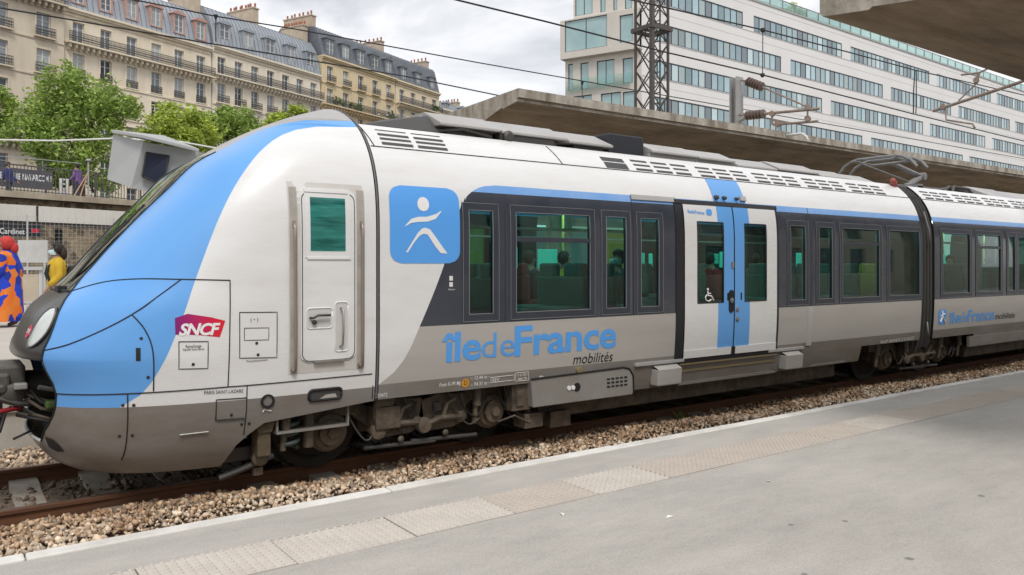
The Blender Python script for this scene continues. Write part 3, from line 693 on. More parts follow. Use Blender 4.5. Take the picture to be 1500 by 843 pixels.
# ---- sliding doors
def make_door(car, xa, xb, lbl=True):
    fr = MB(); bk = M('door_black', (.02,.02,.024), .4)
    rows_patch(fr, xa-.14, xa, .72, 2.80, .012, 2, wall=.06); rows_patch(fr, xb, xb+.05, .80, 2.80, .010, 1, wall=.06)
    rows_patch(fr, xa-.14, xb+.05, 2.78, 2.83, .022, 6, 2, wall=.06)
    rows_patch(fr, xa-.03, xb+.02, .74, .795, .016, 6, 2, wall=.06)
    fo = fr.build('door_frame', bk, car, smooth='auto')
    xm = (xa+xb)/2 + .02; bw = .30
    for k, (a, b) in enumerate(((xa+.01, xm-.012), (xm+.012, xb-.01))):
        g0, g1 = (a+.24, b-.21) if k == 0 else (a+.21, b-.24)
        s0, s1 = (b-bw-.02, b) if k == 0 else (a, a+bw+.02)
        zz = [.80, .86, GZ0+.02] ; mb = MB()
        xs_ = sorted({a, b, g0, g1, s0, s1}); zs_ = [.80,.93,1.1,1.3,1.50,1.7,1.95,2.2,2.4,2.555,2.66,2.77]
        for i in range(len(zs_)-1):
            for j in range(len(xs_)-1):
                xc = (xs_[j]+xs_[j+1])/2
                if g0 < xc < g1 and 1.50 <= zs_[i] < 2.555: continue
                mb.add([sp3(xs_[j],zs_[i],.02),sp3(xs_[j+1],zs_[i],.02),sp3(xs_[j+1],zs_[i+1],.02),sp3(xs_[j],zs_[i+1],.02)],[(0,1,2,3)], 1 if s0 < xc < s1 else 0)
        for xx in (a, b):
            for i in range(len(zs_)-1): mb.add([sp3(xx,zs_[i],.02),sp3(xx,zs_[i+1],.02),sp3(xx,zs_[i+1],-.03),sp3(xx,zs_[i],-.03)],[(0,1,2,3)],2)
        leaf = mb.build('door_leaf', [white, blue, black], car, smooth='auto')
        mb = MB(); rows_patch(mb, g0-.004, g1+.004, 1.496, 2.559, .008, 1, 8); mb.build('door_pane', tglass, leaf, smooth=True)
        mb = MB(); surf_line(mb, [(g0,1.5),(g1,1.5),(g1,2.555),(g0,2.555)], .010, .016, closed=True); mb.build('pane_seal', black, leaf)
        mb = MB(); rows_patch(mb, a, b, .80, .90, .028, 2, 2, 0, wall=.012); mb.build('kick_plate', white, leaf)
    mb = MB(); rows_patch(mb, xm-.014, xm+.014, .80, 2.77, .014, 1); mb.build('center_seal', black, fo)
    mb = MB(); poly_patch(mb, rrect(xm-.12, xm-.02, 1.36, 1.66, .03), .032, wall=.02); o = mb.build('door_button', black, fo)
    mb = MB(); mb.lathe([(.035,0),(.035,.012),(.02,.016)], sp3(xm-.07,1.52,.03), (0,-1,0), 14); mb.build('push_button', steel, o)
    mb = MB()
    for z in (1.40, 1.27): mb.lathe([(.032,0),(.032,.014),(.012,.018)], sp3(xm+.06,z,.018), (0,-1,0), 12)
    mb.box(xm-.07,xm-.02,YC-1.565,YC-1.545,1.96,2.04); mb.build('lock', steel, fo)
    for ga, gb, gc, gd, ge in ((-.15,-.12,1.52,1.62,.022),(.13,.16,1.52,1.62,.022),(-.045,.03,.80,.90,.034)):
        mb = MB(); rows_patch(mb, xm+ga, xm+gb, gc, gd, ge, 1, 2, wall=.03); mb.build('finger_grip', black, fo)
    # lamps over the door, on a blue roof patch
    mb = MB(); rows_patch(mb, xm-.33, xm+.33, 2.842, 3.16, .0035, 3); mb.build('blue_roof_patch', blue, car, smooth=True)
    mb = MB()
    for dx_, r_ in ((-.28,.03),(-.12,.026),(.14,.022)): mb.lathe([(r_,0),(r_,.05),(r_*.6,.06)], sp3(xm+dx_,2.90,0), (0,-1,-.1), 10)
    mb.build('door_lamp', dark_metal, car); mb = MB(); rows_patch(mb, xm+.22,xm+.34,2.87,2.93,.03,1,2,wall=.03); mb.build('door_buzzer', rooflid, car)
    # step well under the door
    mb = MB(); y0 = YC-1.50
    mb.box(xa-.05, xb+.02, y0, y0+.3, .46, .49, 0); mb.box(xa-.05, xb+.02, y0+.02, y0+.05, .62, .65, 1); mb.box(xa-.02, xb, y0+.10, y0+.13, .49, .73, 2); mb.box(xa-.05,xb+.02,y0-.02,y0+.2,.715,.735,1)
    mb.build('door_step', [skirtm, M('brass_strip', (.30,.24,.14), .45, metal=.5), black], car)
    for a, b, z in ((xa-.62, xa-.10, .60), (xb+.06, xb+.55, .60)):
        mb = MB(); mb.box(a+.1, b, y0-.09, y0+.05, .50, .70); mb.add([(a+.1,y0-.09,.70),(b,y0-.09,.70),(b,y0+.0,.745),(a+.1,y0,.745)],[(0,1,2,3)]); mb.build('gap_filler_box', grey, car, bevel=.012)
        mb = MB(); rows_patch(mb, a-.22, b+.12, .765, .80, .030, 2, 2, wall=.03); mb.build('side_ledge', M('ledge', (.55,.55,.55), .35, metal=.3), car)
    return xm
make_door(car1, *DX)
# ---- lettering on the passenger side
lx0, lz0 = H(571,386); lx1, lz1 = H(670,276)
m = MB(); poly_patch(m, rrect(lx0, lx1, lz0, lz1-.01, .13, 8), .004, .02); sq = m.build('logo_square', logoblue, car1, smooth=True)
def px_poly(ps, off=.007, name='logo_figure', mat=logowhite, par=None, dz=.012, sm=0):
    pts = [H(*p) for p in ps]; pts = smooth_pts(pts+[pts[0]], sm)[:-1] if sm else pts
    mb = MB(); poly_patch(mb, pts, off, dz); return mb.build(name, mat, par or sq, smooth=True)
cx, cz = H(619.5,299.5); rx, rz = abs(H(628,299)[0]-cx), abs(H(619.5,289)[1]-cz)
m = MB(); poly_patch(m, [(cx+rx*math.cos(a), cz+rz*math.sin(a)) for a in [2*math.pi*k/24 for k in range(24)]], .007, .01); m.build('logo_figure', logowhite, sq, smooth=True)
m = MB()  # arms
up = [(593,331),(602,321),(612,318),(625,318),(638,314),(646,309)]; dn = [(593,332),(602,327),(612,325.5),(626,325),(638,321),(646,310.5)]
R = [[sp3(*H(u_, v_), .007) for u_, v_ in up], [sp3(*H(u_, v_), .007) for u_, v_ in dn]]; m.grid(R); m.build('logo_figure', logowhite, sq)
for aa, bb in (([(594,370),(605,352),(612,341),(618,335),(622,334)], [(597,370),(607,354.5),(614,346),(619,343),(622,343)]), ([(622,334),(629,336),(636,345),(645,358),(655,372)], [(622,343),(626,344),(630,350),(637,361),(645,371)])):
    m = MB(); R = [[sp3(*H(*p), .007) for p in aa], [sp3(*H(*p), .007) for p in bb]]; m.grid(R); m.build('logo_figure', logowhite, sq)
train_text('\u00eele', (646,531), (704.5,525), (646,489), logoblue, car1, bold=.022, space=.95)
train_text('de', (705,525), (753,521), (705,488), logoblue, car1, bold=-.004)
train_text('France', (753,521.5), (902,508), (753,479), logoblue, car1, bold=.022, space=.97)
train_text('mobilit\u00e9s', (839,534), (897,529), (839,519), ink, car1, shear=.18)
tw = M('print_white', (.72,.72,.70), .5)
train_text('Z50472', (549,583), (567,581), (549,577.5), tw, car1, bold=.01)
train_text('Frein K-PR Mg', (643,567), (675,563.5), (643,561.5), tw, car1, shear=.2, bold=.01)
x, z = H(681.5,561.5); m = MB(); m.add([sp3(x+.047*math.cos(a), z+.047*math.sin(a), .004) for a in [2*math.pi*k/20 for k in range(20)]], [tuple(range(20))]); o = m.build('brake_disc_mark', M('mark_orange', (.62,.30,.03), .5), car1)
train_text('D', (679.5,564.5), (684,564), (679.5,558), ink, car1, name='brake_letter')
train_text('\u2013 12.44 m \u2013', (689,557), (718,554), (689,552), tw, car1, bold=.01); train_text('\u2013 94.31 m \u2013', (689,566.5), (718,563), (689,561), tw, car1, bold=.01)
m = MB(); surf_line(m, [H(719,553.5),H(753,549.5),H(753,557),H(719,561)], .003, .003, closed=True); surf_line(m, [H(755,547),H(774,545),H(774,557),H(755,559)], .003, .003, closed=True); m.build('print_box', tw, car1)
train_text('REV', (721,559.5), (731,558.5), (721,554.5), tw, car1, bold=.01); train_text('11 07 2011', (757,552), (772,550.3), (757,548.3), tw, car1, bold=.01); train_text('384 79', (758,557.5), (771,556), (758,554), tw, car1, bold=.01)
train_text('94 87 0050472-3 F-SNCF', (1289,504), (1338,497.5), (1289,499.5), tw, car1, bold=.01)
m = MB()
for u, v in ((789,555),(888,545),(436,0)):
    if v: surf_line(m, [H(u,v),H(u+3,v-4),H(u+7,v-2.5)], .005, .003)
surf_line(m, [H(385,604),H(387,600),H(391,601),H(397,602)], .006, .003); m.build('lifting_mark', tw, car1)
# wheelchair symbol, small logo on the door, QR-like notice left out
wxm = HX(1036,433)
m = MB(); P = lambda u, v: sp3(*H(u, v), .026)
m.tube([P(1034.5,427),P(1035,433),P(1040,434),P(1043,440)], .010, 6); m.tube([P(1035,430),P(1039,430)], .007, 6)
m.tube([P(1033,432),P(1031,436),P(1032,440),P(1036,441.5),P(1039.5,439)], .008, 6); m.lathe([(.018,0),(.018,.004)], P(1034.5,424), (0,-1,0), 10); m.build('wheelchair_symbol', logowhite, car1)
train_text('\u00eeledeFrance', (1005,312.5), (1030,315), (1005,307.5), logoblue, car1, name='door_lettering', bold=.01, off=.025)
m = MB(); a_, b_ = H(1033,316), H(1040,307.5); poly_patch(m, rrect(a_[0],b_[0],a_[1],b_[1],.02), .025); m.build('door_logo', logoblue, car1)
for k, (u, v) in enumerate(((660.5,408),(660.5,417))):
    a_, b_ = H(u-2.6,v+3.4), H(u+2.6,v-3.4); m = MB(); rows_patch(m, a_[0], b_[0], a_[1], b_[1], .004, 1, 2); m.build('notice_sticker', tw, car1)
train_text('Voiture', (656,425.5), (666,425.3), (656,423), tw, car1)
# vertical seams of the body and the gutter line
m = MB(); GU = 3.165
surf_line(m, [(XR+.05,GU),(GAP0,GU)], .006, .0015, .3)
for u in (928, 1187): surf_line(m, [(HX(u),1.39),(HX(u),2.84)], .005)
for u in (740, 872): surf_line(m, [(HX(u),1.40),(HX(u),2.62)], .003)
surf_line(m, [(HX(548),.72),(HX(548),.845)], .005)
surf_line(m, [(XR+.09,3.17),(XR+.03,3.40)], .006)
for u, v in ((645,0),):
    pass
xg = H(822,237)[0]; surf_line(m, [(xg,GU),(xg-.06,3.40)], .006)
m.build('body_seam', seam, car1, smooth=True)
m = MB()
for u in (1187,): rows_patch(m, HX(u)-.06, HX(u)+.05, .80, 1.38, .012, 1, 6, wall=.02); rows_patch(m, HX(u)-.05, HX(u)+.05, 1.40, 2.74, .006, 1, 8, 1, wall=.02)
m.build('pillar_strip', [M('ledge', (.55,.55,.55), .35, metal=.3), framem], car1)
m = MB(); rows_patch(m, DX[0]-.10, HX(928), 2.79, 2.85, .02, 3, 2, wall=.03); m.build('door_header', rooflid, car1)
# roof-edge louvres
slot = M('louvre_slot', (.06,.06,.062), .7)
def louvres(car, xa, xb, cols, zrows=((3.185,3.215),(3.25,3.275),(3.31,3.335)), fill=.80):
    mb = MB(); dx_ = (xb-xa)/cols
    for c in range(cols):
        for a, b in zrows: rows_patch(mb, xa+dx_*c+dx_*(1-fill)/2, xa+dx_*c+dx_*(1+fill)/2, a, b, .003, 1, 2)
    mb.build('roof_louvre', slot, car)
louvres(car1, XR+.16, XR+.98, 2, ((3.195,3.225),(3.25,3.275),(3.30,3.325),(3.36,3.37)), .86)
xa = H(888,247)[0]
louvres(car1, xa, xa+.42, 1, ((3.18,3.26),(3.275,3.33)), .9)
k = xa+.5
while k+1.15 < GAP0: louvres(car1, k, k+1.1, 3); k += 1.22
# roof gear: housings with sloped lids
def housing(car, xa, xb, z1, wd, lid, base, slope=.35, name='roof_housing', inset=.12):
    mb = MB(); mb.box(xa+inset, xb-inset, YC-wd+.06, YC+wd-.06, 3.42, z1-.16*slope/.35-.028, 1); mb.box(xa+inset, xb-inset, YC-wd+.7, YC+wd-.7, 3.43, z1-.01, 1)
    dz_ = .16*slope/.35; poly = [(-wd, z1-dz_),(-wd+slope, z1),(wd-slope, z1),(wd, z1-dz_),(wd, z1-dz_-.03),(-wd, z1-dz_-.03)]
    mb.prism(poly, lambda a, b, d: (d, YC+a, b), xa, xb, 0)
    return mb.build(name, [lid, base], car, bevel=.008)
m = MB(); m.add([(XR+.1,YC-1.0,3.43),(4.38,YC-1.02,3.43),(4.38,YC-.75,3.65),(XR+.6,YC-.55,3.60),(XR+.1,YC+1.0,3.43),(4.38,YC+1.02,3.43),(4.38,YC+.75,3.65),(XR+.6,YC+.55,3.60)],[(0,1,2,3),(7,6,5,4),(3,2,6,7),(0,3,7,4),(1,5,6,2)])
m.build('roof_fairing', dark_metal, car1)
for i in range(9): 
    m = MB(); m.lathe([(.014,0),(.014,.014)], (XR+.5+i*.09, YC-.55-.2*(i/9)-.03, 3.625+.003*i), (0,-.6,1), 8); m.build('fairing_bolt', rooflid, car1)
for a, b, z in ((4.40,5.2,3.71),(5.22,6.2,3.70),(6.22,6.95,3.68)): housing(car1, a, b, z, 1.02, rooflid, dark_metal, .36)
m = MB()
m.lathe([(.07,0),(.07,.10),(.04,.12)], (5.3, YC-.94, 3.47), (0,-1,0), 14)
m.box(5.2,6.0,YC-1.0,YC-.85,3.43,3.53); m.tube([(4.4,YC-.95,3.46),(4.7,YC-1.0,3.5),(5.1,YC-.97,3.45)], .02, 6); m.build('roof_pipework', dark_metal, car1)
m = MB(); m.box(6.98, 7.62, YC-.9, YC+.9, 3.42, 3.70); m.build('resistor_box', M('vent_black', (.02,.022,.03), .5), car1, bevel=.02)
for a, b, z in ((7.68,8.6,3.66),(8.62,9.4,3.65),(9.45,10.4,3.60),(10.45,11.5,3.62),(11.55,12.4,3.58),(12.5,13.2,3.56)): housing(car1, a, b, z, 1.0, rooflid, rooflid, .30, inset=.0)

# ---- bogies
def wheel(parent, x, y, sg):
    mb = MB(); pr = [(.05,-.10),(.16,-.10),(.17,-.04),(.33,-.03),(.35,-.065),(.42,-.07),(.445,.06),(.425,.065),(.42,-.07)]
    mb.lathe([(.06,.07),(.33,.05),(.36,.07),(.448,.072),(.448,.045),(.422,.04),(.418,-.065),(.36,-.068),(.34,-.03),(.18,-.02),(.15,-.09),(.05,-.10)], (x, y, .42), (0, sg, 0), 40)
    return mb.build('wheel', M('wheel_steel', (.028,.025,.022), .55, metal=.5, noise=(7,.8), rgb2=(.025,.022,.02)), parent, smooth='auto')
def coil(mb, c, r, h, turns, wire):
    P = [(c[0]+r*math.cos(a), c[1]+r*math.sin(a), c[2]+h*a/(2*math.pi*turns)) for a in np.linspace(0, 2*math.pi*turns, int(turns*14))]; mb.tube(P, wire, 6)
def make_bogie(car, xw, motor=True, lite=False):
    xc = sum(xw)/2
    for x in xw:
        for sg, y in ((-1, 7.63), (1, 9.15)): wheel(car, x, y, sg)
        mb = MB(); mb.tube([(x,7.5,.42),(x,9.28,.42)], .085, 12); mb.build('axle', dark_metal, car)
        mb = MB(); y = 7.30
        mb.lathe([(.17,.0),(.17,-.10),(.13,-.14),(.06,-.15)], (x, y+.12, .45), (0,1,0), 20); mb.box(x-.20,x+.20,y+.06,y+.2,.36,.52); mb.build('axle_box', dirty, car, smooth='auto')
        mb = MB(); mb.lathe([(.20,0),(.20,-.05),(.17,-.08),(.17,-.10),(.12,-.11),(.12,-.15),(.06,-.16),(.05,-.19),(.02,-.19)], (x, y-.02, .39), (0,1,0), 22); mb.build('axle_cover', M('rusty_brown', (.15,.115,.08), .7, noise=(9,.8), rgb2=(.05,.04,.03)), car, smooth='auto')
    for y in (7.22, 9.4):
        mb = MB(); poly = [(xw[0]-.45,.62),(xw[0]-.2,.72),(xw[0]+.3,.66),(xc-.4,.50),(xc+.4,.50),(xw[1]-.3,.66),(xw[1]+.2,.72),(xw[1]+.45,.62),(xw[1]+.45,.52),(xw[1]-.25,.52),(xc+.45,.32),(xc-.45,.32),(xw[0]+.25,.52),(xw[0]-.45,.52)]
        mb.prism(poly, lambda a, b, d: (a, d, b), y-.0, y+.16); mb.build('bogie_frame', dirty, car, bevel=.01)
    for x in (xc-.22, xc+.30):
        mb = MB(); mb.prism([(x-.34,.34),(x-.30,.60),(x-.1,.66),(x+.24,.64),(x+.28,.36),(x+.1,.29),(x-.2,.28)], lambda a, b, d: (a, d, b), 7.10, 7.2); mb.build('brake_plate', dirty, car, bevel=.012)
        mb = MB(); mb.lathe([(.055,0),(.06,.05),(.03,.06)], (x+.16,7.10,.40), (0,-1,0), 14); mb.build('brake_hub', dirty, car, smooth='auto'); mb = MB(); mb.lathe([(.075,.0),(.085,.03),(.075,.07),(.03,.08)], (x-.28,7.10,.36), (0,-1,0), 16); mb.build('brake_hub', MATS.get('rusty_brown') or dirty, car, smooth='auto')
        mb = MB(); mb.tube([(x-.28,7.06,.36),(x-.1,7.03,.42),(x+.16,7.05,.40)], .03, 8); mb.tube([(x-.05,7.05,.44),(x-.02,7.03,.56),(x+.08,7.04,.60)], .022, 8); mb.build('brake_lever', dirty, car, smooth='auto')
        mb = MB(); mb.box(x-.16,x-.06,7.06,7.1,.48,.58); mb.build('brake_cover', dark_metal, car, bevel=.015)
        mb = MB(); mb.tube([(x-.4,7.12,.20),(x+.4,7.12,.17)], .022, 8); mb.build('guard_pipe', dark_metal, car)
        mb = MB(); mb.lathe([(.03,0),(.035,.02),(.015,.035)], (x-.02,7.08,.25), (0,-1,0), 10); mb.build('pin', dirty, car)
    for x in (xw[0]+.42, xw[1]-.30, xw[1]+.42, xw[0]-.5):
        mb = MB(); mb.tube([(x,7.08,.30),(x+.01,7.06,.5),(x+.015,7.05,.5),(x+.02,7.05,.78)], [.028,.028,.045,.045], 10); mb.build('damper', dirty, car, smooth='auto')
    for k in range(9):
        mb = MB(); a = random.uniform(xw[0]-.4, xw[1]+.4); P = [(a,7.05+random.uniform(-.05,.2),.72),(a+.08,7.0+random.uniform(0,.1),.5),(a+.25,7.02,.33+random.uniform(-.05,.1)),(a+.4,7.08,.42+random.uniform(-.1,.2))]; mb.tube([(q0[0], 7.05, q0[1]) for q0 in smooth_pts([(p_[0], p_[2]) for p_ in P], 6)], .010, 6); mb.build('hose', black if k % 3 else dark_metal, car, smooth=True)
    mb = MB(); mb.box(xw[0]-.2,xw[1]+.2,7.8,9.0,.45,.72); mb.box(xc-.5,xc+.5,7.5,9.3,.28,.6); mb.build('traction_motor', dirty, car)
BW = (3.05, 4.94)
make_bogie(car1, BW)
# details round the first bogie
m = MB(); coil(m, (2.62,7.12,.30), .085, .42, 5, .022); m.build('spring', M('spring_green', (.04,.055,.055), .6), car1, smooth=True)
m = MB(); m.box(2.30,2.42,7.02,7.2,.28,.66); m.add([(2.24,7.0,.66),(2.48,7.0,.66),(2.42,7.0,.5),(2.30,7.0,.5),(2.24,7.18,.66),(2.48,7.18,.66),(2.42,7.18,.5),(2.30,7.18,.5)],[(0,1,2,3),(7,6,5,4),(0,4,5,1)]); m.build('suspension_post', M('post_ochre', (.13,.10,.06), .7, noise=(6,.8), rgb2=(.05,.04,.03)), car1, bevel=.01)
m = MB(); m.tube([(2.80,7.1,.30),(2.80,7.08,.66)], .05, 10); m.build('suspension_post', dirty, car1)
fx0, fz0 = H(407,0+640)[0] if False else (0,0), 0
fxa, fxb = atY(404,560,7.0).x, atY(510,560,7.0).x
m = MB()
zt_, zb_ = .685, .47
m.box(fxa,fxa+.016,6.98,7.02,zb_+.022,zt_); m.box(fxb-.016,fxb,6.98,7.02,zb_+.022,zt_); m.box(fxa,fxb,6.98,7.02,zb_,zb_+.022); m.box(fxa,fxa+.02,7.02,7.3,zb_,zb_+.02); m.box(fxb-.02,fxb,7.02,7.3,zb_,zb_+.02)
m.box(fxa+.03,fxb-.03,7.02,7.26,zb_+.004,zb_+.02)
m.build('step_frame', M('step_grey', (.24,.225,.20), .6, noise=(6,.7)), car1)
m = MB(); m.box(3.45,3.72,7.0,7.3,.38,.60); m.box(3.5,3.66,7.02,7.2,.60,.69); m.build('junction_box', dirty, car1, bevel=.01)
m = MB(); m.box(2.0,2.4,7.25,7.6,.22,.34); m.tube([(2.02,7.22,.10),(2.2,7.2,.15),(2.5,7.2,.24)], .03, 8); m.build('sand_pipe', dark_metal, car1, smooth='auto')
m = MB(); m.lathe([(.075,0),(.075,-.06),(.035,-.08)], (2.36,7.18,.25), (0,1,0), 16); m.build('pipe_cap', dirty, car1, smooth='auto')
m = MB(); m.box(2.32,2.40,7.18,7.25,.08,.15); m.build('scraper', dirty, car1)
# equipment case with louvre between bogie and door
m = MB(); ca, cb = HX(775,560), HX(921,560)
poly = [(ca,.74),(cb-.16,.765),(cb-.06,.74),(cb,.66),(cb+.01,.47),(cb,.43),(ca+.03,.43)]
m.prism(poly, lambda a, b, d: (a, d, b), YC-1.525, YC-1.2); case = m.build('equipment_case', M('case_grey', (.27,.26,.245), .45, noise=(2,.8), rgb2=(.20,.18,.16)), car1, bevel=.008)
m = MB(); m.tube([(a, YC-1.527, b) for a, b in [(ca,.745),(cb-.16,.77),(cb-.055,.745),(cb+.008,.66),(cb+.015,.47)]], .012, 6); m.build('case_seal', black, case)
m = MB()
for i in range(5):
    for j in range(3): m.box(cb-.42+i*.07, cb-.375+i*.07, YC-1.531, YC-1.52, .55+j*.045, .57+j*.045)
stuff(m.build('case_vent', black, case))
m = MB(); m.lathe([(.05,-.004),(.05,.012)], (HX(840,567), YC-1.52, .60), (0,-1,0), 16); m.build('case_port', black, case)
for du in (828, 834): 
    m = MB(); m.lathe([(.026,0),(.026,.012)], (HX(du,569), YC-1.525, .60), (0,-1,0), 12); m.build('port_plug', logowhite, case)
m = MB(); p = sp3(*H(847.5,543), 0); m.lathe([(.045,-.01),(.045,.03),(.028,.035)], p, (0,-1,0), 16); m.build('test_plug', M('brass', (.35,.29,.15), .4, metal=.6), car1)
m = MB(); m.box(5.05,5.30,6.95,7.1,.40,.74); m.box(5.10,5.20,6.93,6.96,.45,.62); m.tube([(4.9,7.0,.3),(5.1,6.97,.35),(5.3,6.98,.25),(5.45,7.0,.33)], .013, 6); m.box(5.25,5.5,6.98,7.2,.18,.34); m.build('track_antenna', dirty, car1, bevel=.008)
m = MB(); m.box(1.3, GAP0, YC-1.0, YC+1.0, .62, .78); m.box(5.6,11.6,YC-1.2,YC+1.2,.22,.62); m.box(5.7,6.0,YC-1.3,YC-1.1,.12,.3); m.build('underframe', dirty, car1)
m = MB(); m.box(HX(1186,540),HX(1186,540)+.9,YC-1.44,YC-1.2,.46,.66); m.build('bogie_guard', skirtm, car1, bevel=.01)
# ---- coupler
m = MB(); m.box(.0,.62,YC-.26,YC+.26,.86,1.12); m.box(-.05,.05,YC-.3,YC+.3,.72,1.14); m.box(.1,.5,YC-.33,YC-.2,.9,1.06); m.build('coupler_head', M('coupler_grey', (.11,.10,.088), .6, noise=(9,.9), rgb2=(.06,.055,.05)), car1, bevel=.025)
m = MB(); m.tube([(.5,YC,.92),(1.15,YC,.90)], .13, 14); m.box(.05,.45,YC-.24,YC+.24,.58,.84); m.lathe([(.09,0),(.09,-.06),(.05,-.08)], (.52,YC-.30,.88), (0,1,0), 14); m.tube([(.3,YC-.32,.9),(.55,YC-.36,.8),(.75,YC-.3,.78)], .03, 8); m.build('coupler_bar', dark_metal, car1, smooth='auto')
m = MB(); m.tube([(.12,YC-.34,.72),(.35,YC-.36,.735),(.58,YC-.34,.76)], .022, 8); m.build('air_hose', M('hose_red', (.28,.02,.03), .5), car1, smooth=True)
m = MB(); m.tube([(.12,YC-.36,.70),(.15,YC-.40,.58),(.27,YC-.42,.53),(.42,YC-.40,.58),(.46,YC-.36,.72)], .016, 8); m.tube([(.52,YC-.38,.5),(.7,YC-.3,.56)], .012, 6); m.build('air_hose', black, car1, smooth=True)
m = MB(); m.box(.74,.90,YC-.60,YC-.48,.76,.83); m.build('green_valve', M('valve_green', (.07,.12,.03), .6), car1, bevel=.02)
m = MB(); m.box(.52,.62,YC-.46,YC-.36,.93,.98); m.build('pale_bracket', roofgrey, car1, bevel=.01)
m = MB(); m.tube([(.66,YC-.9,1.0),(.98,YC-.85,.9),(1.05,YC-.8,.6)], .02, 6); m.box(.82,1.1,YC-.5,YC+.5,.42,.5); m.build('pocket_frame', dark_metal, car1)

for k, (x_, z_, r_) in enumerate(((.10,1.02,.035),(.22,.95,.05),(.36,1.03,.03),(.44,.93,.04),(.30,.80,.045),(.16,.66,.05),(.40,.68,.04))):
    m = MB(); m.lathe([(r_,0),(r_*1.1,-.03),(r_*.6,-.05)], (x_, YC-.335 if z_ > .86 else YC-.245, z_), (0,1,0), 12); m.build('coupler_bolt', dark_metal if k % 2 else dirty, car1, smooth='auto')
for k in range(6):
    P = [(.55+random.uniform(-.1,.1), YC-.3+random.uniform(-.1,.1), .95-.05*k), (.72, YC-.45+random.uniform(-.1,.1), .82-.04*k+random.uniform(-.05,.05)), (.95, YC-.5+random.uniform(-.1,.2), .75-.04*k), (1.13, YC-.4, .8-.03*k)]
    m = MB(); m.tube(P, .016, 6); m.build('coupler_hose', black if k % 2 else dirty, car1, smooth=True)
# ---- inside: seats, poles
seatb = M('seat_teal', (.03,.13,.12), .8, noise=(9,.5)); seatr = M('seat_red', (.30,.05,.06), .8, noise=(9,.5)); seaty = M('seat_yellow', (.45,.34,.06), .7)
polem = M('pole_yellow', (.6,.5,.12), .35)
def seats(car, xs_, door_x):
    sm = MB(); sm.box(-.22,.22,-.46,.46,0,.10); sm.box(-.25,-.17,-.46,.46,.08,.46); sm.box(-.25,-.18,-.42,-.06,.44,.62); sm.box(-.25,-.18,.06,.42,.44,.62); sm.box(-.05,.05,-.3,.3,-.40,0)
    mes = [sm.mesh('seat', q) for q in (seatb, seatr, seaty)]
    base = root_loc(car)
    for i, x in enumerate(xs_):
        for sg in (-1, 1):
            o = inst('seat', mes[(i*2+(sg>0)*1) % 3 if i % 4 == 3 else 0], car, (x-base.x, sg*.88, 1.40), 0 if i % 2 else math.pi)
            b = o.modifiers.new('bevel', 'BEVEL'); b.width = .03; b.segments = 2
    for a, b in door_x:
        for x in (a-.1, b+.1):
            for sg in (-1, 1): mb = MB(); mb.tube([(x, YC+sg*.75, .98),(x, YC+sg*.75, 2.86)], .02, 8); mb.build('hand_pole', polem, car, smooth=True)
    mb = MB()
    for sg in (-1,1): mb.box(xs_[0]-.5, xs_[-1]+.5, YC+sg*.62-.06, YC+sg*.62+.06, 2.83, 2.86)
    mb.build('ceiling_light', M('light_strip', (.85,.97,.92), .5, emit=6.5), car)
seats(car1, [4.1,5.2,6.0,6.9,10.2,11.2,11.9,13.0], [DX])
# ---- gangway and second car
car2 = thing('train_car', 'grey and white second car behind the gangway with folded pantograph', 'train car', (20, YC, 0), 'cars of the train')
X2 = 31.0
W2 = [(*glass_px(1381,1421), None), (*glass_px(1432,1466), 2.33), (*glass_px(1477,1487), None), (HX(1492), HX(1500)+.25, None), (22.5,23.6,2.33),(24.0,25.1,None),(26,27.1,2.33),(28,29.1,None)]
make_body(car2, GAP1, X2, W2, [(19.4, 21.3)], False, [(15.75, 29, .46)])
make_door(car2, 19.4, 21.3)
seats(car2, [14.8,15.9,16.6,17.6,18.4,22.6,23.5,24.6,25.6,26.5,27.6,28.6], [(19.4,21.3)])
m = MB(); be = M('bellows', (.05,.048,.045), .85)
for i in range(4):
    x = GAP0 + (GAP1-GAP0)*(i+.5)/4
    for far in (False, True):
        for dx_, o_ in ((0,-.03),):
            m.tube([sp3(x, z, -.05, far) for z in np.linspace(.55,3.42,30)] + [Vector((x, YC, 3.44))], .035, 8)
m.box(GAP0, GAP1, YC-1.3, YC+1.3, .5, 3.2); m.build('gangway_bellows', be, car1, smooth='auto')
m = MB(); xg = (GAP0+GAP1)/2
m.tube([sp3(xg-.05, 2.75, .02), sp3(xg-.1,2.9,.06), sp3(xg-.04,2.6,.05), sp3(xg+.02,2.35,.02)], .012, 6); m.tube([sp3(xg,1.0,.0), sp3(xg-.05,.85,.05), sp3(xg+.05,.74,.03)], .012, 6); m.build('gangway_cable', roofgrey, car1, smooth=True)
m = MB(); p = sp3(GAP0-.1, 3.36, .03); m.lathe([(.02,-.13),(.05,-.10),(.06,0),(.05,.10),(.02,.13)], p+Vector((0,.05,.05)), (1,.3,-.5), 14); m.build('roof_cable_cap', M('cap_red', (.32,.08,.06), .6), car1, smooth=True)
m = MB(); surf_line(m, [(GAP1,3.165),(X2,3.165)], .006, .0015, .5); m.build('body_seam', seam, car2, smooth=True)
k = GAP1+.15
while k+1.15 < 24: louvres(car2, k, k+1.1, 3); k += 1.22
make_bogie(car2, (13.12, 15.05))
for a, b, z in ((17.6,18.9,3.66),(18.95,20.5,3.64),(20.6,22.5,3.66),(22.6,25,3.64)): housing(car2, a, b, z, 1.0, rooflid, rooflid, .5, inset=0)
m = MB(); m.box(GAP1, X2, YC-1.0, YC+1.0, .62, .78); m.box(16,28.5,YC-1.2,YC+1.2,.22,.62); m.box(X2-.05,X2,YC-1.2,YC+1.2,.7,3.4); m.build('underframe', dirty, car2)
ca = HX(1416,500); m = MB(); m.box(ca, 29, YC-1.51, YC-1.46, .47, .66); m.build('equipment_case', skirtm, car2)
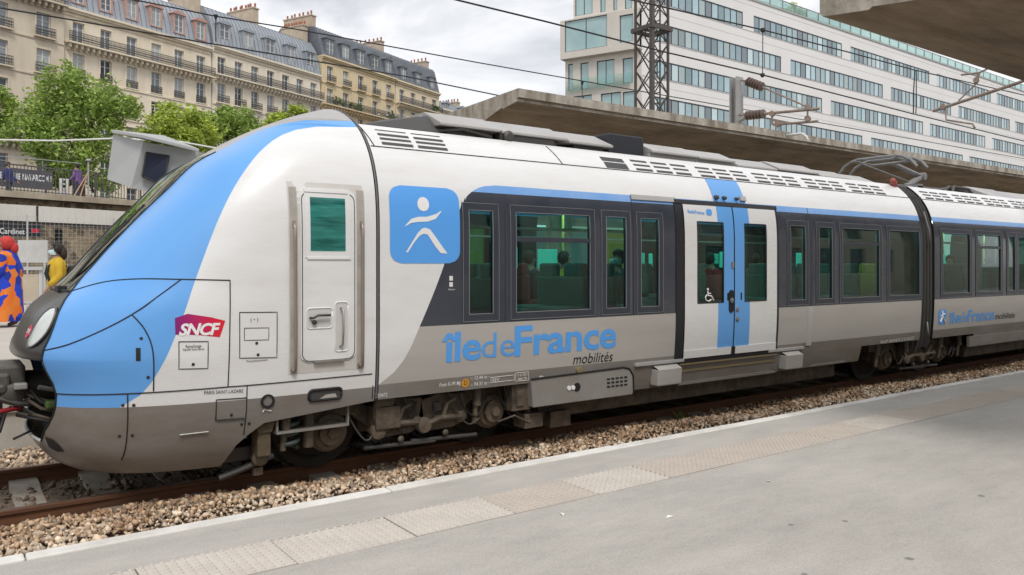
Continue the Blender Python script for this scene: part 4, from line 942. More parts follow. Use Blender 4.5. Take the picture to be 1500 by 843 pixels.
# second car lettering
m = MB(); a_, b_ = H(1374,476), H(1386,453); poly_patch(m, rrect(a_[0],b_[0],a_[1],b_[1],.05), .004); q2 = m.build('logo_square', logoblue, car2)
m = MB(); P = lambda u, v: sp3(*H(u, v), .009); m.tube([P(1377,472),P(1379,466),P(1380,464),P(1383.5,472)], .016, 6); m.tube([P(1377,463),P(1380,462),P(1383,459.5)], .012, 6); m.lathe([(.03,0),(.03,.003)], P(1380,457.5), (0,-1,0), 10); m.build('logo_figure', logowhite, q2)
train_text('\u00eele', (1389,474), (1406,472.5), (1389,458), logoblue, car2, bold=.02); train_text('de', (1406,472.5), (1417,471.5), (1406,457), logoblue, car2); train_text('France', (1417,471.5), (1456,468), (1417,455), logoblue, car2, bold=.02)
train_text('mobilit\u00e9s', (1457,468), (1486,465.5), (1457,459.5), ink, car2, shear=.18, bold=.005)
# ---- pantograph (folded)
pg = M('panto_grey', (.30,.30,.30), .45, metal=.5, noise=(6,.7), rgb2=(.14,.13,.12))
PX = lambda u, v, dy=0: atY(u, v, YC+dy)
b0 = PX(1312,283); el = PX(1350,259); hd = PX(1308,240)
m = MB(); m.tube([b0, el], .065, 10); lower = m.build('pantograph_arm', pg, car2, smooth='auto')
m = MB(); m.tube([el, hd], .045, 10); m.lathe([(.08,-.08),(.08,.08)], el, (0,1,0), 12); m.build('pantograph_arm', pg, car2, smooth='auto')
m = MB(); m.tube([PX(1265,241), PX(1335,268)], .016, 6); m.tube([PX(1280,270), PX(1325,272)], .016, 6); m.tube([PX(1325,283),PX(1345,274)], .02, 6); m.build('pantograph_rod', pg, car2)
m = MB(); hx = hd.x; hz = hd.z
for dx_ in (-.62, -.22):
    P = [(hx+dx_, YC-.80, hz-.18),(hx+dx_, YC-.68, hz-.04),(hx+dx_, YC-.52, hz+.04)] + [(hx+dx_, YC+y, hz+.07) for y in (-.4,0,.4)] + [(hx+dx_, YC+.52, hz+.04),(hx+dx_, YC+.68, hz-.04),(hx+dx_, YC+.80, hz-.18)]
    m.tube(P, .03, 8)
for y in (-.4, .4): m.tube([(hx-.75,YC+y,hz+.03),(hx+.1,YC+y,hz+.0)], .02, 6)
m.tube([(hx-.1,YC-.42,hz),(hx,YC+.42,hz)], .03, 8); m.build('pantograph_head', pg, car2, smooth='auto')
m = MB(); m.box(b0.x-.6,b0.x+.9,YC-.5,YC-.42,3.50,3.56); m.box(b0.x-.6,b0.x+.9,YC+.42,YC+.5,3.50,3.56); m.box(b0.x-.1,b0.x+.1,YC-.5,YC+.5,3.50,3.60)
for x in (-.5,.8):
    for y in (-.46,.46): m.lathe([(.05,0),(.075,.02),(.05,.04),(.075,.06),(.05,.08)], (b0.x+x, YC+y, 3.42), (0,0,1), 12)
m.build('pantograph_base', pg, car2)
m = MB(); m.tube([(16.6,YC-.7,3.46),(16.9,YC-.6,3.6),(17.2,YC-.75,3.55),(17.5,YC-.7,3.45)], .035, 8); m.tube([(16.7,YC-.5,3.5),(17.1,YC-.4,3.62),(17.5,YC-.6,3.5)], .04, 8); m.build('roof_cable', dark_metal, car2, smooth=True)
# information screens and luggage seen through the windows
for car, xs_ in ((car1, (4.55, 5.75, 7.05, 8.9, 11.0, 12.3, 13.2)), (car2, (15.3, 16.9, 18.2))):
    for i, x in enumerate(xs_):
        m = MB(); y = YC + (-.35 if i % 2 else .45); m.box(x-.16, x+.16, y-.03, y+.03, 1.95, 2.22); m.build('information_screen', M('screen_teal', (.10,.62,.52), .4, emit=.35), car, bevel=.01)
    for sg in (-1, 1):
        m = MB(); m.box(xs_[0]-.6, xs_[-1]+.3, YC+sg*1.15-.14, YC+sg*1.15+.14, 2.40, 2.42); m.build('luggage_rack', steel, car)
# ------------------------------------------------------------------ canopies, catenary
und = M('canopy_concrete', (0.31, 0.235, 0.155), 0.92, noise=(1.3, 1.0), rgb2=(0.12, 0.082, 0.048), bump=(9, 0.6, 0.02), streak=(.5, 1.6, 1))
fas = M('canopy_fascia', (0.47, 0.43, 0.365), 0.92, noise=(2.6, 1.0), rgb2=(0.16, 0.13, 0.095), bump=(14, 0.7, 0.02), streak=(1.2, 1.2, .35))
def canopy(name, label, xa, xb, prof_, ncol, ycol, zfl):
    t = thing(name, label, 'canopy', ((xa+xb)/2, ycol, zfl))
    m = MB(); n = len(prof_); stations = [xa] + [xa+(xb-xa)*k/10 for k in range(1, 11)]
    m.prism(prof_, lambda a, b, d: (d, a, b), xa, xb)
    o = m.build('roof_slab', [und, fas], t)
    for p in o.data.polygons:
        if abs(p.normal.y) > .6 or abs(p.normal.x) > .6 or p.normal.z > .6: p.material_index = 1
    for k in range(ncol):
        x = xa+3.0+k*8.0
        m = MB(); m.prism([(-.16,-.22),(.16,-.22),(.2,0),(.16,.22),(-.16,.22),(-.2,0)], lambda a, b, d: (x+a*(1+d*.04), ycol+b*(1+d*.05), d), zfl, prof_[len(prof_)//2-1][1] if False else 4.5)
        m.build('column', fas, t)
    for k in range(int((xb-xa)/4)):
        x = xa+4*k+4
        m = MB(); m.box(x-.006, x+.006, prof_[0][0]-.003 if prof_[0][0] < prof_[-1][0] else prof_[0][0]-.003, prof_[0][0]+.01, prof_[1][1]+.01, prof_[0][1]-.01); m.build('fascia_joint', M('joint_dark', (.08,.07,.06), .9), t)
    return t
E_ = 11.5
fp = [(E_,5.20),(E_,5.04),(E_+.05,5.02),(E_+.05,4.97),(E_+.48,4.90),(E_+.52,4.93),(13.2,4.62),(13.7,4.42),(14.3,4.42),(14.8,4.62),(16.0,4.93),(16.5,5.0),(16.5,5.22),(14,5.12)]
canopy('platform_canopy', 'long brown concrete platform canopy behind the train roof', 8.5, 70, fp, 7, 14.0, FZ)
e_ = 4.0
npf = [(e_,4.62),(e_,4.20),(e_-.03,4.16),(e_-.45,4.11),(e_-.48,4.13),(2.3,3.98),(1.2,3.80),(.6,3.80),(.3,3.95),(.3,4.62)]
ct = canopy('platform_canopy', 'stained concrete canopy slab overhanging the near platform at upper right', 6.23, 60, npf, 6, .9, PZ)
# wires: each runs parallel to the track through two points of the photo at its own distance
wirem = M('wire', (.035,.035,.04), .5, metal=.5); cable = M('white_cable', (.7,.7,.68), .5)
def wire(label, pts, r=.011, mat=wirem, ext=(0,0), cat='wire', name='overhead_wire'):
    pts = [Vector(p) for p in pts]
    a = pts[0]+(pts[0]-pts[1]).normalized()*ext[0]; b = pts[-1]+(pts[-1]-pts[-2]).normalized()*ext[1]
    m = MB(); m.tube([a]+pts[1:-1]+[b] if len(pts) > 2 else [a, b], r, 6); o = m.build(name, mat); return tag(o, label, cat, 'overhead wires')
YA = 17.6
wire('lower thin black wire crossing in front of the stone apartment facades', [atY(0,12,YA),atY(91,27,YA),atY(307,64,YA),atY(473,92,YA),atY(593,112,YA),atY(700,134,YA)], .016, ext=(14,30))
wire('upper thin black wire passing above the zinc mansard roofs', [atY(197,0,YA),atY(315,24,YA),atY(433,43,YA),atY(700,92,YA),atY(933,133,YA)], .015, ext=(10,30))
cw = [atY(668,0,8.5),atY(800,32,8.45),atY(976,77,8.4),atY(1117,110,8.39),atY(1337,167,8.4),atY(1500,207,8.42)]
wire('long contact wire above the train running in front of the white office block', cw, .012, ext=(12,40))
dw = [atY(960,8,8.4),atY(1013,20,8.4),atY(1117,44,8.39),atY(1244,77,8.39),atY(1340,103,8.39),atY(1436,125,8.39)]
wire('suspension wire above the contact wire held by droppers', dw, .012, ext=(12,30))
def dropper(label, top, bot):
    t = thing('dropper_wire', label, 'wire', bot, 'droppers')
    m = MB(); m.tube([top, bot], .008, 6); m.build('rod', wirem, t)
    for p, s_ in ((top, .05), (bot, .045)):
        m = MB(); m.lathe([(.012,-s_),(s_*.9,-s_*.4),(s_*.8,s_*.5),(.012,s_*.6)], p, (0,0,1), 10); m.build('clamp', wirem, t)
dropper('short vertical dropper with clamps above the insulator post', atY(1117.5,44,8.39), atY(1117,110,8.39))
m = MB(); a, b = atY(1340,103,8.39), atY(1338,166,8.39); m.tube([a, (a+b)/2+Vector((-.02,0,0)), b], .012, 6); m.tube([a+Vector((.06,0,0)), b+Vector((.12,0,.25)), b+Vector((.1,0,0))], .010, 6)
tag(m.build('dropper_wire', wirem), 'twisted double dropper wire before the right hand window rows', 'wire', 'droppers')
wire('pale cable spanning in front of the street trees', [atT(0,205,22),atT(80,206.5,22),atT(168,203,22),atT(265,208,22.5),atT(315,217,23)], .022, cable, ext=(6,4))
wire('thin grey wire hanging low across the tree trunk', [atT(0,229,24),atT(60,234,24),atT(120,240,24)], .010, M('wire_grey', (.3,.32,.33), .5), ext=(6,0))
# dropper clamps on the left wires
for lab, u, v in (('small clamp hanging on the upper wire before the zinc roof', 316, 24), ('small clamp hanging on the wire before the glazed corner', 853, 121)):
    p = atY(u, v, YA); t = thing('wire_clamp', lab, 'clamp', p, 'wire clamps')
    m = MB(); m.lathe([(.015,.04),(.05,.02),(.03,-.04),(.012,-.08)], p, (0,0,1), 10); m.build('clamp_body', wirem, t); m = MB(); m.tube([p, p+Vector((0,0,-.55))], .012, 6); m.build('rod', wirem, t)
# steel post with insulators on its arms
ins = M('insulator_brown', (.15,.105,.09), .35, noise=(8,.6), coat=.2); galv = M('galvanised', (.40,.40,.39), .5, metal=.4, noise=(4,.6), rgb2=(.28,.27,.25))
t = thing('catenary_post', 'grey steel catenary post with two brown ribbed insulators and arms', 'catenary post', (16.5, 13.0, FZ))
px, py = atY(1078.5,150,13.0).x, 13.0
ptop = atY(1078,114,13.0).z
m = MB(); m.box(px-.14,px+.14,py-.11,py-.085,FZ,ptop); m.box(px-.14,px+.14,py+.085,py+.11,FZ,ptop); m.box(px-.015,px+.015,py-.085,py+.085,FZ,ptop); m.build('post', galv, t)
q = lambda u, v: atX(u, v, px)
def insul(a, b, n=6, r=.12):
    a, b = Vector(a), Vector(b); l = (b-a).length; pr = [(.035, 0)]
    for k in range(n): pr += [(.055, l*(k+.05)/n), (.055, l*(k+.35)/n), (r, l*(k+.55)/n), (r*.95, l*(k+.75)/n), (.055, l*(k+.95)/n)]
    m = MB(); m.lathe(pr+[(.035,l)], a, b-a, 16); m.build('insulator', ins, t, smooth='auto')
insul(q(1094,119), q(1117,128)); insul(q(1092,170), q(1120,167))
def rod(a, b, r=.025, mat=None): m = MB(); m.tube([a, b], r, 8); m.build('arm_tube', mat or M('rusty_tube', (.22,.15,.11), .7, noise=(7,.8), rgb2=(.35,.31,.28)), t)
rod(q(1085,118), q(1094,119)); rod(q(1117,128), q(1183,157), .022); rod(q(1084,168), q(1092,170)); rod(q(1120,167), q(1200,159.5), .035); rod(q(1076,182), q(1092,172), .05, galv)
rod(q(1131,166), q(1131,183)); rod(q(1133,183), q(1198,178), .03); rod(q(1183,158), q(1183,178), .02); rod(q(1131,176), q(1160,181), .018)
m = MB()
for u, v in ((1131,167),(1183,158),(1139,182),(1183,174)): m = MB(); m.lathe([(.07,-.06),(.07,.06)], q(u,v), (1,.4,0), 8); m.build('arm_clamp', MATS['rusty_tube'], t)
m = MB(); m.tube([q(1137,200), q(1175,196), q(1181,200), q(1184,208)], .028, 8); m.tube([q(1139,183), q(1138,200)], .015, 6); m.build('steady_arm', cable, t, smooth=True)
# second cantilever on the near side
t = thing('catenary_post', 'rusty cantilever arm reaching in from the right below the canopy corner', 'catenary post', (17.8, 4.9, -.2))
m = MB(); m.box(17.68,17.92,4.75,5.05,-.4,7.2); m.build('post', galv, t)
q = lambda u, v: atX(u, v, 17.8)
a, b = q(1367,163), q(1488,123); d = (b-a)*.0
rod(a, b, .035); rod(b, Vector((17.8,4.9,b.z+.5)), .035); rod(q(1408,110), q(1434,107), .022); rod(q(1434,107), q(1430,123), .03); rod(q(1430,123), q(1404,148), .015); rod(q(1434,107), Vector((17.8,4.9,6.9)), .02)
for u, v in ((1381,157),(1430,118)): m = MB(); m.lathe([(.06,-.06),(.06,.06)], q(u,v), (1,.4,0), 8); m.build('arm_clamp', MATS['rusty_tube'], t)
m = MB(); m.tube([q(1385,160), q(1386,176), q(1425,182), q(1428,188)], .02, 8); m.build('steady_arm', MATS['rusty_tube'], t, smooth=True)
# lattice mast
lat = M('lattice_steel', (.085,.075,.07), .7, noise=(5,.8), rgb2=(.07,.06,.055))
mx, my, ms = 16.85, 16.25, .33
t = thing('lattice_mast', 'tall dark lattice steel mast with ladder in front of the office block', 'mast', (mx, my, FZ))
TOP = 13.0
for i, (a, b) in enumerate(((-1,-1),(1,-1),(1,1),(-1,1))):
    r_ = .055 if (a, b) == (-1,-1) else .03
    m = MB(); x, y = mx+a*ms, my+b*ms; m.box(x-r_, x+r_, y-r_, y+r_, FZ, TOP); m.build('leg', lat, t)
cs = [(-1,-1),(1,-1),(1,1),(-1,1)]; z = 4.0; k = 0
while z < TOP-.7:
    for i in range(4):
        (a0, b0_), (a1, b1) = cs[i], cs[(i+1)%4]
        m = MB(); m.beam((mx+a0*ms, my+b0_*ms, z), (mx+a1*ms, my+b1*ms, z+.72), .028, .028); m.beam((mx+a1*ms, my+b1*ms, z), (mx+a0*ms, my+b0_*ms, z+.72), .025, .025)
        m.build('brace', lat, t)
    z += .74
zc = atT(955,45,23.05).z
m = MB()
for s_ in (ms+.10,):
    m.box(mx-s_,mx+s_,my-s_,my-s_+.06,zc-.06,zc+.06); m.box(mx-s_,mx+s_,my+s_-.06,my+s_,zc-.06,zc+.06); m.box(mx-s_,mx-s_+.06,my-s_+.06,my+s_-.06,zc-.06,zc+.06); m.box(mx+s_-.06,mx+s_,my-s_+.06,my+s_-.06,zc-.06,zc+.06)
    m.box(mx-s_+.06,mx+s_-.06,my-.05,my+.05,zc-.05,zc+.0)
m.build('collar', lat, t)
m = MB(); lx, ly = mx+.12, my-.05
m.box(lx-.02,lx+.02,ly-.18,ly-.15,3.5,TOP-.5); m.box(lx-.02,lx+.02,ly+.15,ly+.18,3.5,TOP-.5); m.tube([(mx,my,3.5),(mx,my,TOP)], .045, 8); m.build('ladder_rail', lat, t)
m = MB()
for k in range(28): m.box(lx-.012,lx+.012,ly-.15,ly+.15,3.7+k*.3,3.725+k*.3)
m.build('ladder_rung', lat, t)
m = MB(); c0 = Vector((mx+.1, my+.1, 5.6))
for k in range(9): m.tube([c0+Vector((random.uniform(-.3,.3),random.uniform(-.3,.3),random.uniform(-.6,.6))) for _ in range(4)], .014, 6)
m.build('cable_bundle', wirem, t, smooth=True)
# small hoop rail on the canopy roof beside the mast
# ------------------------------------------------------------------ street deck and stone apartment houses
AD = math.radians(24.3); ED = Vector((math.cos(AD), math.sin(AD), 0)); ND = Vector((-math.sin(AD), math.cos(AD), 0))
O0 = Vector((3.35, 34.6, 0)); STZ = 4.66
def loc_build(mb, name, mats, parent, **k):
    p = parent; o = mb.build(name, mats, None, **k); o.parent = p; return o
def stpt(u, v, y):
    """photo pixel -> street frame point on the vertical plane at depth y behind the deck edge"""
    r = Vector(ray(u, v)); c = Vector((0,0,CZ)); n = ND; t_ = ((O0+ND*y)-c).dot(n)/r.dot(n); w_ = c+r*t_; d = w_-O0; return Vector((d.dot(ED), y, w_.z))
def st_world(x, y, z): return O0+ED*x+ND*y+Vector((0,0,z))
slabm_ = M('deck_concrete', (.46,.40,.31), .9, noise=(1.5,.9), rgb2=(.28,.22,.16), bump=(12,.4,.02), streak=(1,1,.4))
m = MB(); m.box(-60, 110, 0, 90, 4.45, STZ-.02); o = loc_build(m, 'street', [M('street_asphalt', (.10,.10,.10), .9, noise=(1,.6)), slabm_], None); o.location = O0; o.rotation_euler = (0,0,AD); struct(o)
m = MB(); m.box(-60, 60, -.12, 0.3, 4.46, STZ+.03); e = loc_build(m, 'deck_edge', slabm_, o)
rub = M('rubble_stone', (.52,.42,.28), .95, noise=(3,.9), rgb2=(.24,.19,.13), bump=(10,.8,.05))
tn = rub.node_tree; vn = tn.nodes.new('ShaderNodeTexVoronoi'); vn.inputs['Scale'].default_value = 3.2; tcn = tn.nodes.new('ShaderNodeTexCoord'); tn.links.new(tcn.outputs['Object'], vn.inputs['Vector'])
vn2 = tn.nodes.new('ShaderNodeTexVoronoi'); vn2.feature = 'DISTANCE_TO_EDGE'; vn2.inputs['Scale'].default_value = 3.2; tn.links.new(tcn.outputs['Object'], vn2.inputs['Vector'])
mpx = tn.nodes.new('ShaderNodeMapRange'); mpx.inputs[2].default_value = .09; tn.links.new(vn2.outputs[0], mpx.inputs[0])
mxa = tn.nodes.new('ShaderNodeMix'); mxa.data_type = 'RGBA'; mxa.blend_type = 'MULTIPLY'; mxa.inputs[0].default_value = .6
bsd = tn.nodes['Principled BSDF']; src_ = bsd.inputs['Base Color'].links[0].from_socket; tn.links.new(src_, mxa.inputs[6]); bwn = tn.nodes.new('ShaderNodeSeparateColor'); tn.links.new(vn.outputs['Color'], bwn.inputs[0]); tn.links.new(bwn.outputs[0], mxa.inputs[7])
mxb = tn.nodes.new('ShaderNodeMix'); mxb.data_type = 'RGBA'; mxb.inputs[6].default_value = (.42,.35,.26,1); tn.links.new(mpx.outputs[0], mxb.inputs[0]); tn.links.new(mxa.outputs[2], mxb.inputs[7]); tn.links.new(mxb.outputs[2], bsd.inputs['Base Color'])
m = MB(); m.box(-60, 60, .45, 1.2, -.6, 4.45); o = loc_build(m, 'retaining_wall', rub, None); o.location = O0; o.rotation_euler = (0,0,AD); tag(o, 'rubble stone retaining wall under the street deck', 'wall')

def wall_holes(mb, x0, x1, z0, z1, holes, y=0.0, depth=.28, mi=0, mr=0):
    xs = sorted({x0, x1} | {h[0] for h in holes} | {h[1] for h in holes}); zs_ = sorted({z0, z1} | {h[2] for h in holes} | {h[3] for h in holes})
    for i in range(len(xs)-1):
        for j in range(len(zs_)-1):
            xc, zc_ = (xs[i]+xs[i+1])/2, (zs_[j]+zs_[j+1])/2
            if any(h[0] < xc < h[1] and h[2] < zc_ < h[3] for h in holes): continue
            mb.add([(xs[i],y,zs_[j]),(xs[i+1],y,zs_[j]),(xs[i+1],y,zs_[j+1]),(xs[i],y,zs_[j+1])],[(0,1,2,3)],mi)
    for a, b, c, d in holes:
        for q in ([(a,y,c),(b,y,c),(b,y+depth,c),(a,y+depth,c)],[(a,y,d),(b,y,d),(b,y+depth,d),(a,y+depth,d)],[(a,y,c),(a,y,d),(a,y+depth,d),(a,y+depth,c)],[(b,y,c),(b,y,d),(b,y+depth,d),(b,y+depth,c)]): mb.add(q, [(0,1,2,3)], mr)
WMESH = {}; SUR = {}
woodw = M('window_wood', (.72,.71,.68), .6); paneg = M('house_pane', (.05,.065,.08), .08, spec=.7)
tp = paneg.node_tree; oi = tp.nodes.new('ShaderNodeObjectInfo'); rr_ = tp.nodes.new('ShaderNodeValToRGB'); rr_.color_ramp.elements[0].color = (.03,.04,.05,1); rr_.color_ramp.elements[1].color = (.50,.52,.52,1); ee_ = rr_.color_ramp.elements.new(.45); ee_.color = (.16,.19,.22,1)  # pane tones stand for curtains and for reflected sky put into the colour
tp.links.new(oi.outputs['Random'], rr_.inputs[0]); tp.links.new(rr_.outputs[0], tp.nodes['Principled BSDF'].inputs['Base Color'])
iron = M('wrought_iron', (.085,.08,.08), .6)
def win_mesh(w_, h_):
    k = (round(w_,2), round(h_,2))
    if k not in WMESH:
        m = MB(); f = .07
        m.box(-w_/2,-w_/2+f,0,.08,0,h_); m.box(w_/2-f,w_/2,0,.08,0,h_); m.box(-w_/2+f,w_/2-f,0,.08,0,f); m.box(-w_/2+f,w_/2-f,0,.08,h_-f,h_); m.box(-.045,.045,-.01,.07,f,h_-f)
        for zz in (.36, .70): m.box(-w_/2+f,-.045,.01,.06,h_*zz,h_*zz+.04); m.box(.045,w_/2-f,.01,.06,h_*zz,h_*zz+.04)
        p = MB(); p.box(-w_/2+f,w_/2-f,.035,.05,f,h_-f)
        WMESH[k] = (m.mesh('window', woodw), p.mesh('pane', paneg))
    return WMESH[k]
def add_window(par, x, z, w_, h_, y=.2):
    a, b = win_mesh(w_, h_); o = inst('window', a, par, (x, y, z)); inst('pane', b, o); return o
RAIL = {}
def rail_mesh(l, h_=.95, sp=.13):
    k = (round(l,2), h_)
    if k not in RAIL:
        m = MB(); m.box(0,l,-.03,.03,h_-.05,h_); m.box(0,l,-.02,.02,.08,.11); m.box(0,l,-.02,.02,h_-.25,h_-.225)
        n = max(2, int(l/sp))
        for i in range(n+1): x = l*i/n; m.box(x-.016,x+.016,-.014,.014,.0,h_-.05)
        for i in range(n):
            x = l*(i+.5)/n
            for zz in (.30,.52): m.obox((x,0,zz), (.05,0,.05), (0,.012,0), (-.014,0,.014)); m.obox((x,0,zz), (.05,0,-.05), (0,.012,0), (.014,0,.014))
        RAIL[k] = m.mesh('railing', iron, fixn=False)
    return RAIL[k]
zinc = M('zinc_roof', (.37,.395,.43), .45, metal=.25, noise=(1.2,.7), rgb2=(.27,.305,.35), streak=(2,1,.5))
zinc2 = M('slate_roof', (.16,.175,.20), .5, noise=(1.5,.7), rgb2=(.105,.115,.135))
brick = M('chimney_stone', (.55,.46,.36), .9, noise=(1.5,.8), rgb2=(.40,.31,.22)); pot = M('terracotta_pot', (.36,.15,.09), .85)
def stone_mat(n, c, c2): return M(n, c, .88, noise=(.5,.9), rgb2=c2, bump=(9,.25,.02), streak=(1.2,1.2,.35))
plantm = M('balcony_plant', (.07,.13,.035), .9, noise=(3,.9), rgb2=(.14,.2,.05))
def house(label, sx0, sx1, zc_, stone_, nwin, roofm, roofh, floors, balc, dorm, chims, dy=0.0, roof_curve=True, dormcol=None, ww=1.15, fl=3.05, pots=7, plants=()):
    """local x along the street, y into the block, z up"""
    y0 = 42.2+dy; xo = 33.1
    org = st_world(sx0+xo, y0, STZ); Wd = sx1-sx0; zc_ = zc_-STZ
    t = thing('apartment_house', label, 'house', org, 'stone apartment houses along the street', AD)
    holes = []; wl = []; step = Wd/nwin
    for f in range(floors):
        zb_ = zc_-.75-fl*(f+1)+.55; h_ = 2.15 if f else 2.05
        for i in range(nwin):
            x = step*(i+.5); wl.append((x, zb_, h_, f, i)); holes.append((x-ww/2, x+ww/2, zb_, zb_+h_))
    m = MB(); wall_holes(m, 0, Wd, -.3, zc_, holes); m.add([(0,0,-.3),(0,14,-.3),(0,14,zc_),(0,0,zc_)],[(0,1,2,3)]); m.add([(Wd,0,-.3),(Wd,14,-.3),(Wd,14,zc_),(Wd,0,zc_)],[(0,1,2,3)])
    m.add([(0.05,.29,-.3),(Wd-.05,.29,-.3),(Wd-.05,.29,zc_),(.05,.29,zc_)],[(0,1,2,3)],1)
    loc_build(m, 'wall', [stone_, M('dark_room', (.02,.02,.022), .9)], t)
    for x, z, h_, f, i in wl:
        wo = add_window(t, x, z, ww, h_)
        k = (stone_.name, ww, h_)
        if k not in SUR:
            m = MB(); m.prism([(-ww/2-.16,-.02),(-ww/2,-.02),(-ww/2,h_),(ww/2,h_),(ww/2,-.02),(ww/2+.16,-.02),(ww/2+.16,h_+.15),(-ww/2-.16,h_+.15)], lambda a, b, d: (a, d, b), -.25, -.203); m.box(-ww/2-.2,ww/2+.2,-.32,-.20,-.12,-.02)
            SUR[k] = m.mesh('surround', stone_)
        inst('surround', SUR[k], wo)
    m = MB(); m.box(-.05,Wd+.05,-.45,.3,zc_-.22,zc_); m.box(-.02,Wd+.02,-.25,0,zc_-.42,zc_-.22); m.box(0,Wd,-.10,0,zc_-.75,zc_-.68); loc_build(m, 'cornice', stone_, t)
    for f in range(floors):
        zb_ = zc_-.75-fl*(f+1)+.40
        m = MB(); m.box(.0,Wd,-.09,0,zb_-.16,zb_); loc_build(m, 'string_course', stone_, t)
        kind = balc.get(f)
        if kind == 'full':
            m = MB(); m.box(0,Wd,-.85,0,zb_-.02,zb_+.12)
            o = loc_build(m, 'balcony', stone_, t)
            m = MB(); n = int(Wd/.55)
            for i in range(n): x = Wd*(i+.5)/n; m.box(x-.11,x+.11,-.6,0,zb_-.38,zb_-.02); m.box(x-.09,x+.09,-.35,0,zb_-.55,zb_-.38)
            stuff(loc_build(m, 'bracket', stone_, o)); inst('railing', rail_mesh(Wd-.1), o, (.05,-.8,zb_+.12)) 
        elif kind == 'each':
            for x, z, h_, ff, i in wl:
                if ff != f: continue
                m = MB(); m.box(x-ww/2-.3,x+ww/2+.3,-.42,0,z-.14,z-.02); o = loc_build(m, 'balcony', stone_, t); inst('railing', rail_mesh(ww+.5,.85), o, (x-ww/2-.25,-.38,z-.02))
        elif kind == 'guard':
            for x, z, h_, ff, i in wl:
                if ff == f: inst('railing', rail_mesh(ww+.1,.75), t, (x-ww/2-.05,-.08,z))
    for x, f, wd in plants:
        zb_ = zc_-.75-fl*(f+1)+.52
        m = MB()
        for k in range(90): c = Vector((x+random.uniform(-wd,wd), -.7+random.uniform(-.2,.25), zb_+.25+abs(random.gauss(0,.45)))); m.obox(c, (random.uniform(-.16,.16),.05,.1), (.03,random.uniform(-.12,.12),.06), (0,0,.01))
        loc_build(m, 'balcony_plant', plantm, t)
    # roof
    if roof_curve: pr = [(-.1,zc_),(.25,zc_+roofh*.35),(.75,zc_+roofh*.65),(1.6,zc_+roofh*.88),(3.0,zc_+roofh),(7,zc_+roofh+.6),(14,zc_)]
    else: pr = [(-.1,zc_),(.9,zc_+roofh*.82),(1.3,zc_+roofh*.92),(3.5,zc_+roofh),(7,zc_+roofh+.5),(14,zc_)]
    m = MB(); m.prism(pr, lambda a, b, d: (d, a, b), 0, Wd); o = loc_build(m, 'roof', roofm, t)
    m = MB(); n = int(Wd/.55)
    for i in range(n+1):
        x = Wd*i/n
        for (a, b), (c, d) in zip(pr[:4], pr[1:5]): m.beam((min(max(x,.03),Wd-.03),a-.02,b+.02),(min(max(x,.03),Wd-.03),c-.02,d+.02), .035, .06)
    stuff(loc_build(m, 'roof_seam', M('seam_lead', (.20,.22,.25), .5), o))
    m = MB(); m.box(-.15,.12,-.1,13,zc_-.2,zc_+roofh+.5); m.box(Wd-.12,Wd+.15,-.1,13,zc_-.2,zc_+roofh+.5) if False else None
    # dormers
    dn, dw, dh, dz = dorm
    for i in range(dn):
        x = Wd*(i+.5)/dn; z = zc_+dz
        m = MB(); cm = dormcol or roofm
        m.box(x-dw/2-.2,x-dw/2,-.02,1.6,z-.15,z+dh+.1); m.box(x+dw/2,x+dw/2+.2,-.02,1.6,z-.15,z+dh+.1)
        n_ = 7; arc = [(x+(dw/2+.32)*math.cos(math.pi-math.pi*k/n_), z+dh+.08+.38*math.sin(math.pi*k/n_)) for k in range(n_+1)]
        m.prism(arc, lambda a, b, d: (a, d, b), -.14, 1.7); m.box(x-dw/2-.2,x+dw/2+.2,-.1,.1,z-.22,z-.15)
        o2 = loc_build(m, 'dormer', cm, o); add_window(o2, x, z-.15, dw, dh+.2, .05)
    for k, (cx, cw_, ch) in enumerate(chims):
        m = MB(); zt_ = zc_+roofh+ch; m.box(cx-.42,cx+.42,2.0,2.0+cw_,zc_-.5,zt_); m.box(cx-.5,cx+.5,1.9,2.1+cw_,zt_,zt_+.14); c_ = loc_build(m, 'chimney', brick, t)
        pm = MB()
        for q in range(pots):
            pm.lathe([(.14,0),(.11,.35),(.14,.37),(.12,.6)], (cx+random.uniform(-.15,.15), 2.25+(cw_-.5)*q/max(1,pots-1), zt_+.14), (0,0,1), 10)
        stuff(loc_build(pm, 'chimney_pot', pot, c_))
    return t
s_a = stone_mat('stone_grey_cream', (.68,.60,.48), (.52,.44,.335)); s_b = stone_mat('stone_cream', (.82,.735,.595), (.68,.58,.445)); s_c = stone_mat('stone_pale', (.83,.755,.63), (.72,.63,.505)); s_d = stone_mat('stone_ochre', (.78,.655,.44), (.62,.49,.305)); s_e = stone_mat('stone_yellow', (.81,.71,.52), (.67,.56,.39))
pinkd = M('dormer_pink', (.46,.27,.225), .8, noise=(2,.7), rgb2=(.55,.38,.33))
house('tallest cream stone house with iron balconies at the left picture edge', -30, -7.7, 29.2, s_a, 6, zinc, 3.6, 7, {0:'full',1:'each',2:'each',3:'each',4:'full'}, (5,1.1,1.7,.5), [(4,3,1.2)], dy=-.5, ww=1.3, fl=3.25)
house('cream house with pink framed dormers on a grey zinc mansard', -7.4, 9.1, 26.0, s_b, 6, zinc, 4.6, 6, {0:'full',1:'guard',2:'guard',3:'each'}, (6,1.05,1.75,.75), [(16.3,4.5,1.6)], dormcol=pinkd)
house('pale house under a rounded blue grey zinc roof with tall windows', 9.3, 26.2, 26.5, s_c, 7, zinc, 5.0, 6, {0:'full',1:'each',2:'guard',3:'full'}, (5,1.3,2.1,.45), [(8,4.5,1.5),(16.3,4,1.6)], pots=9)
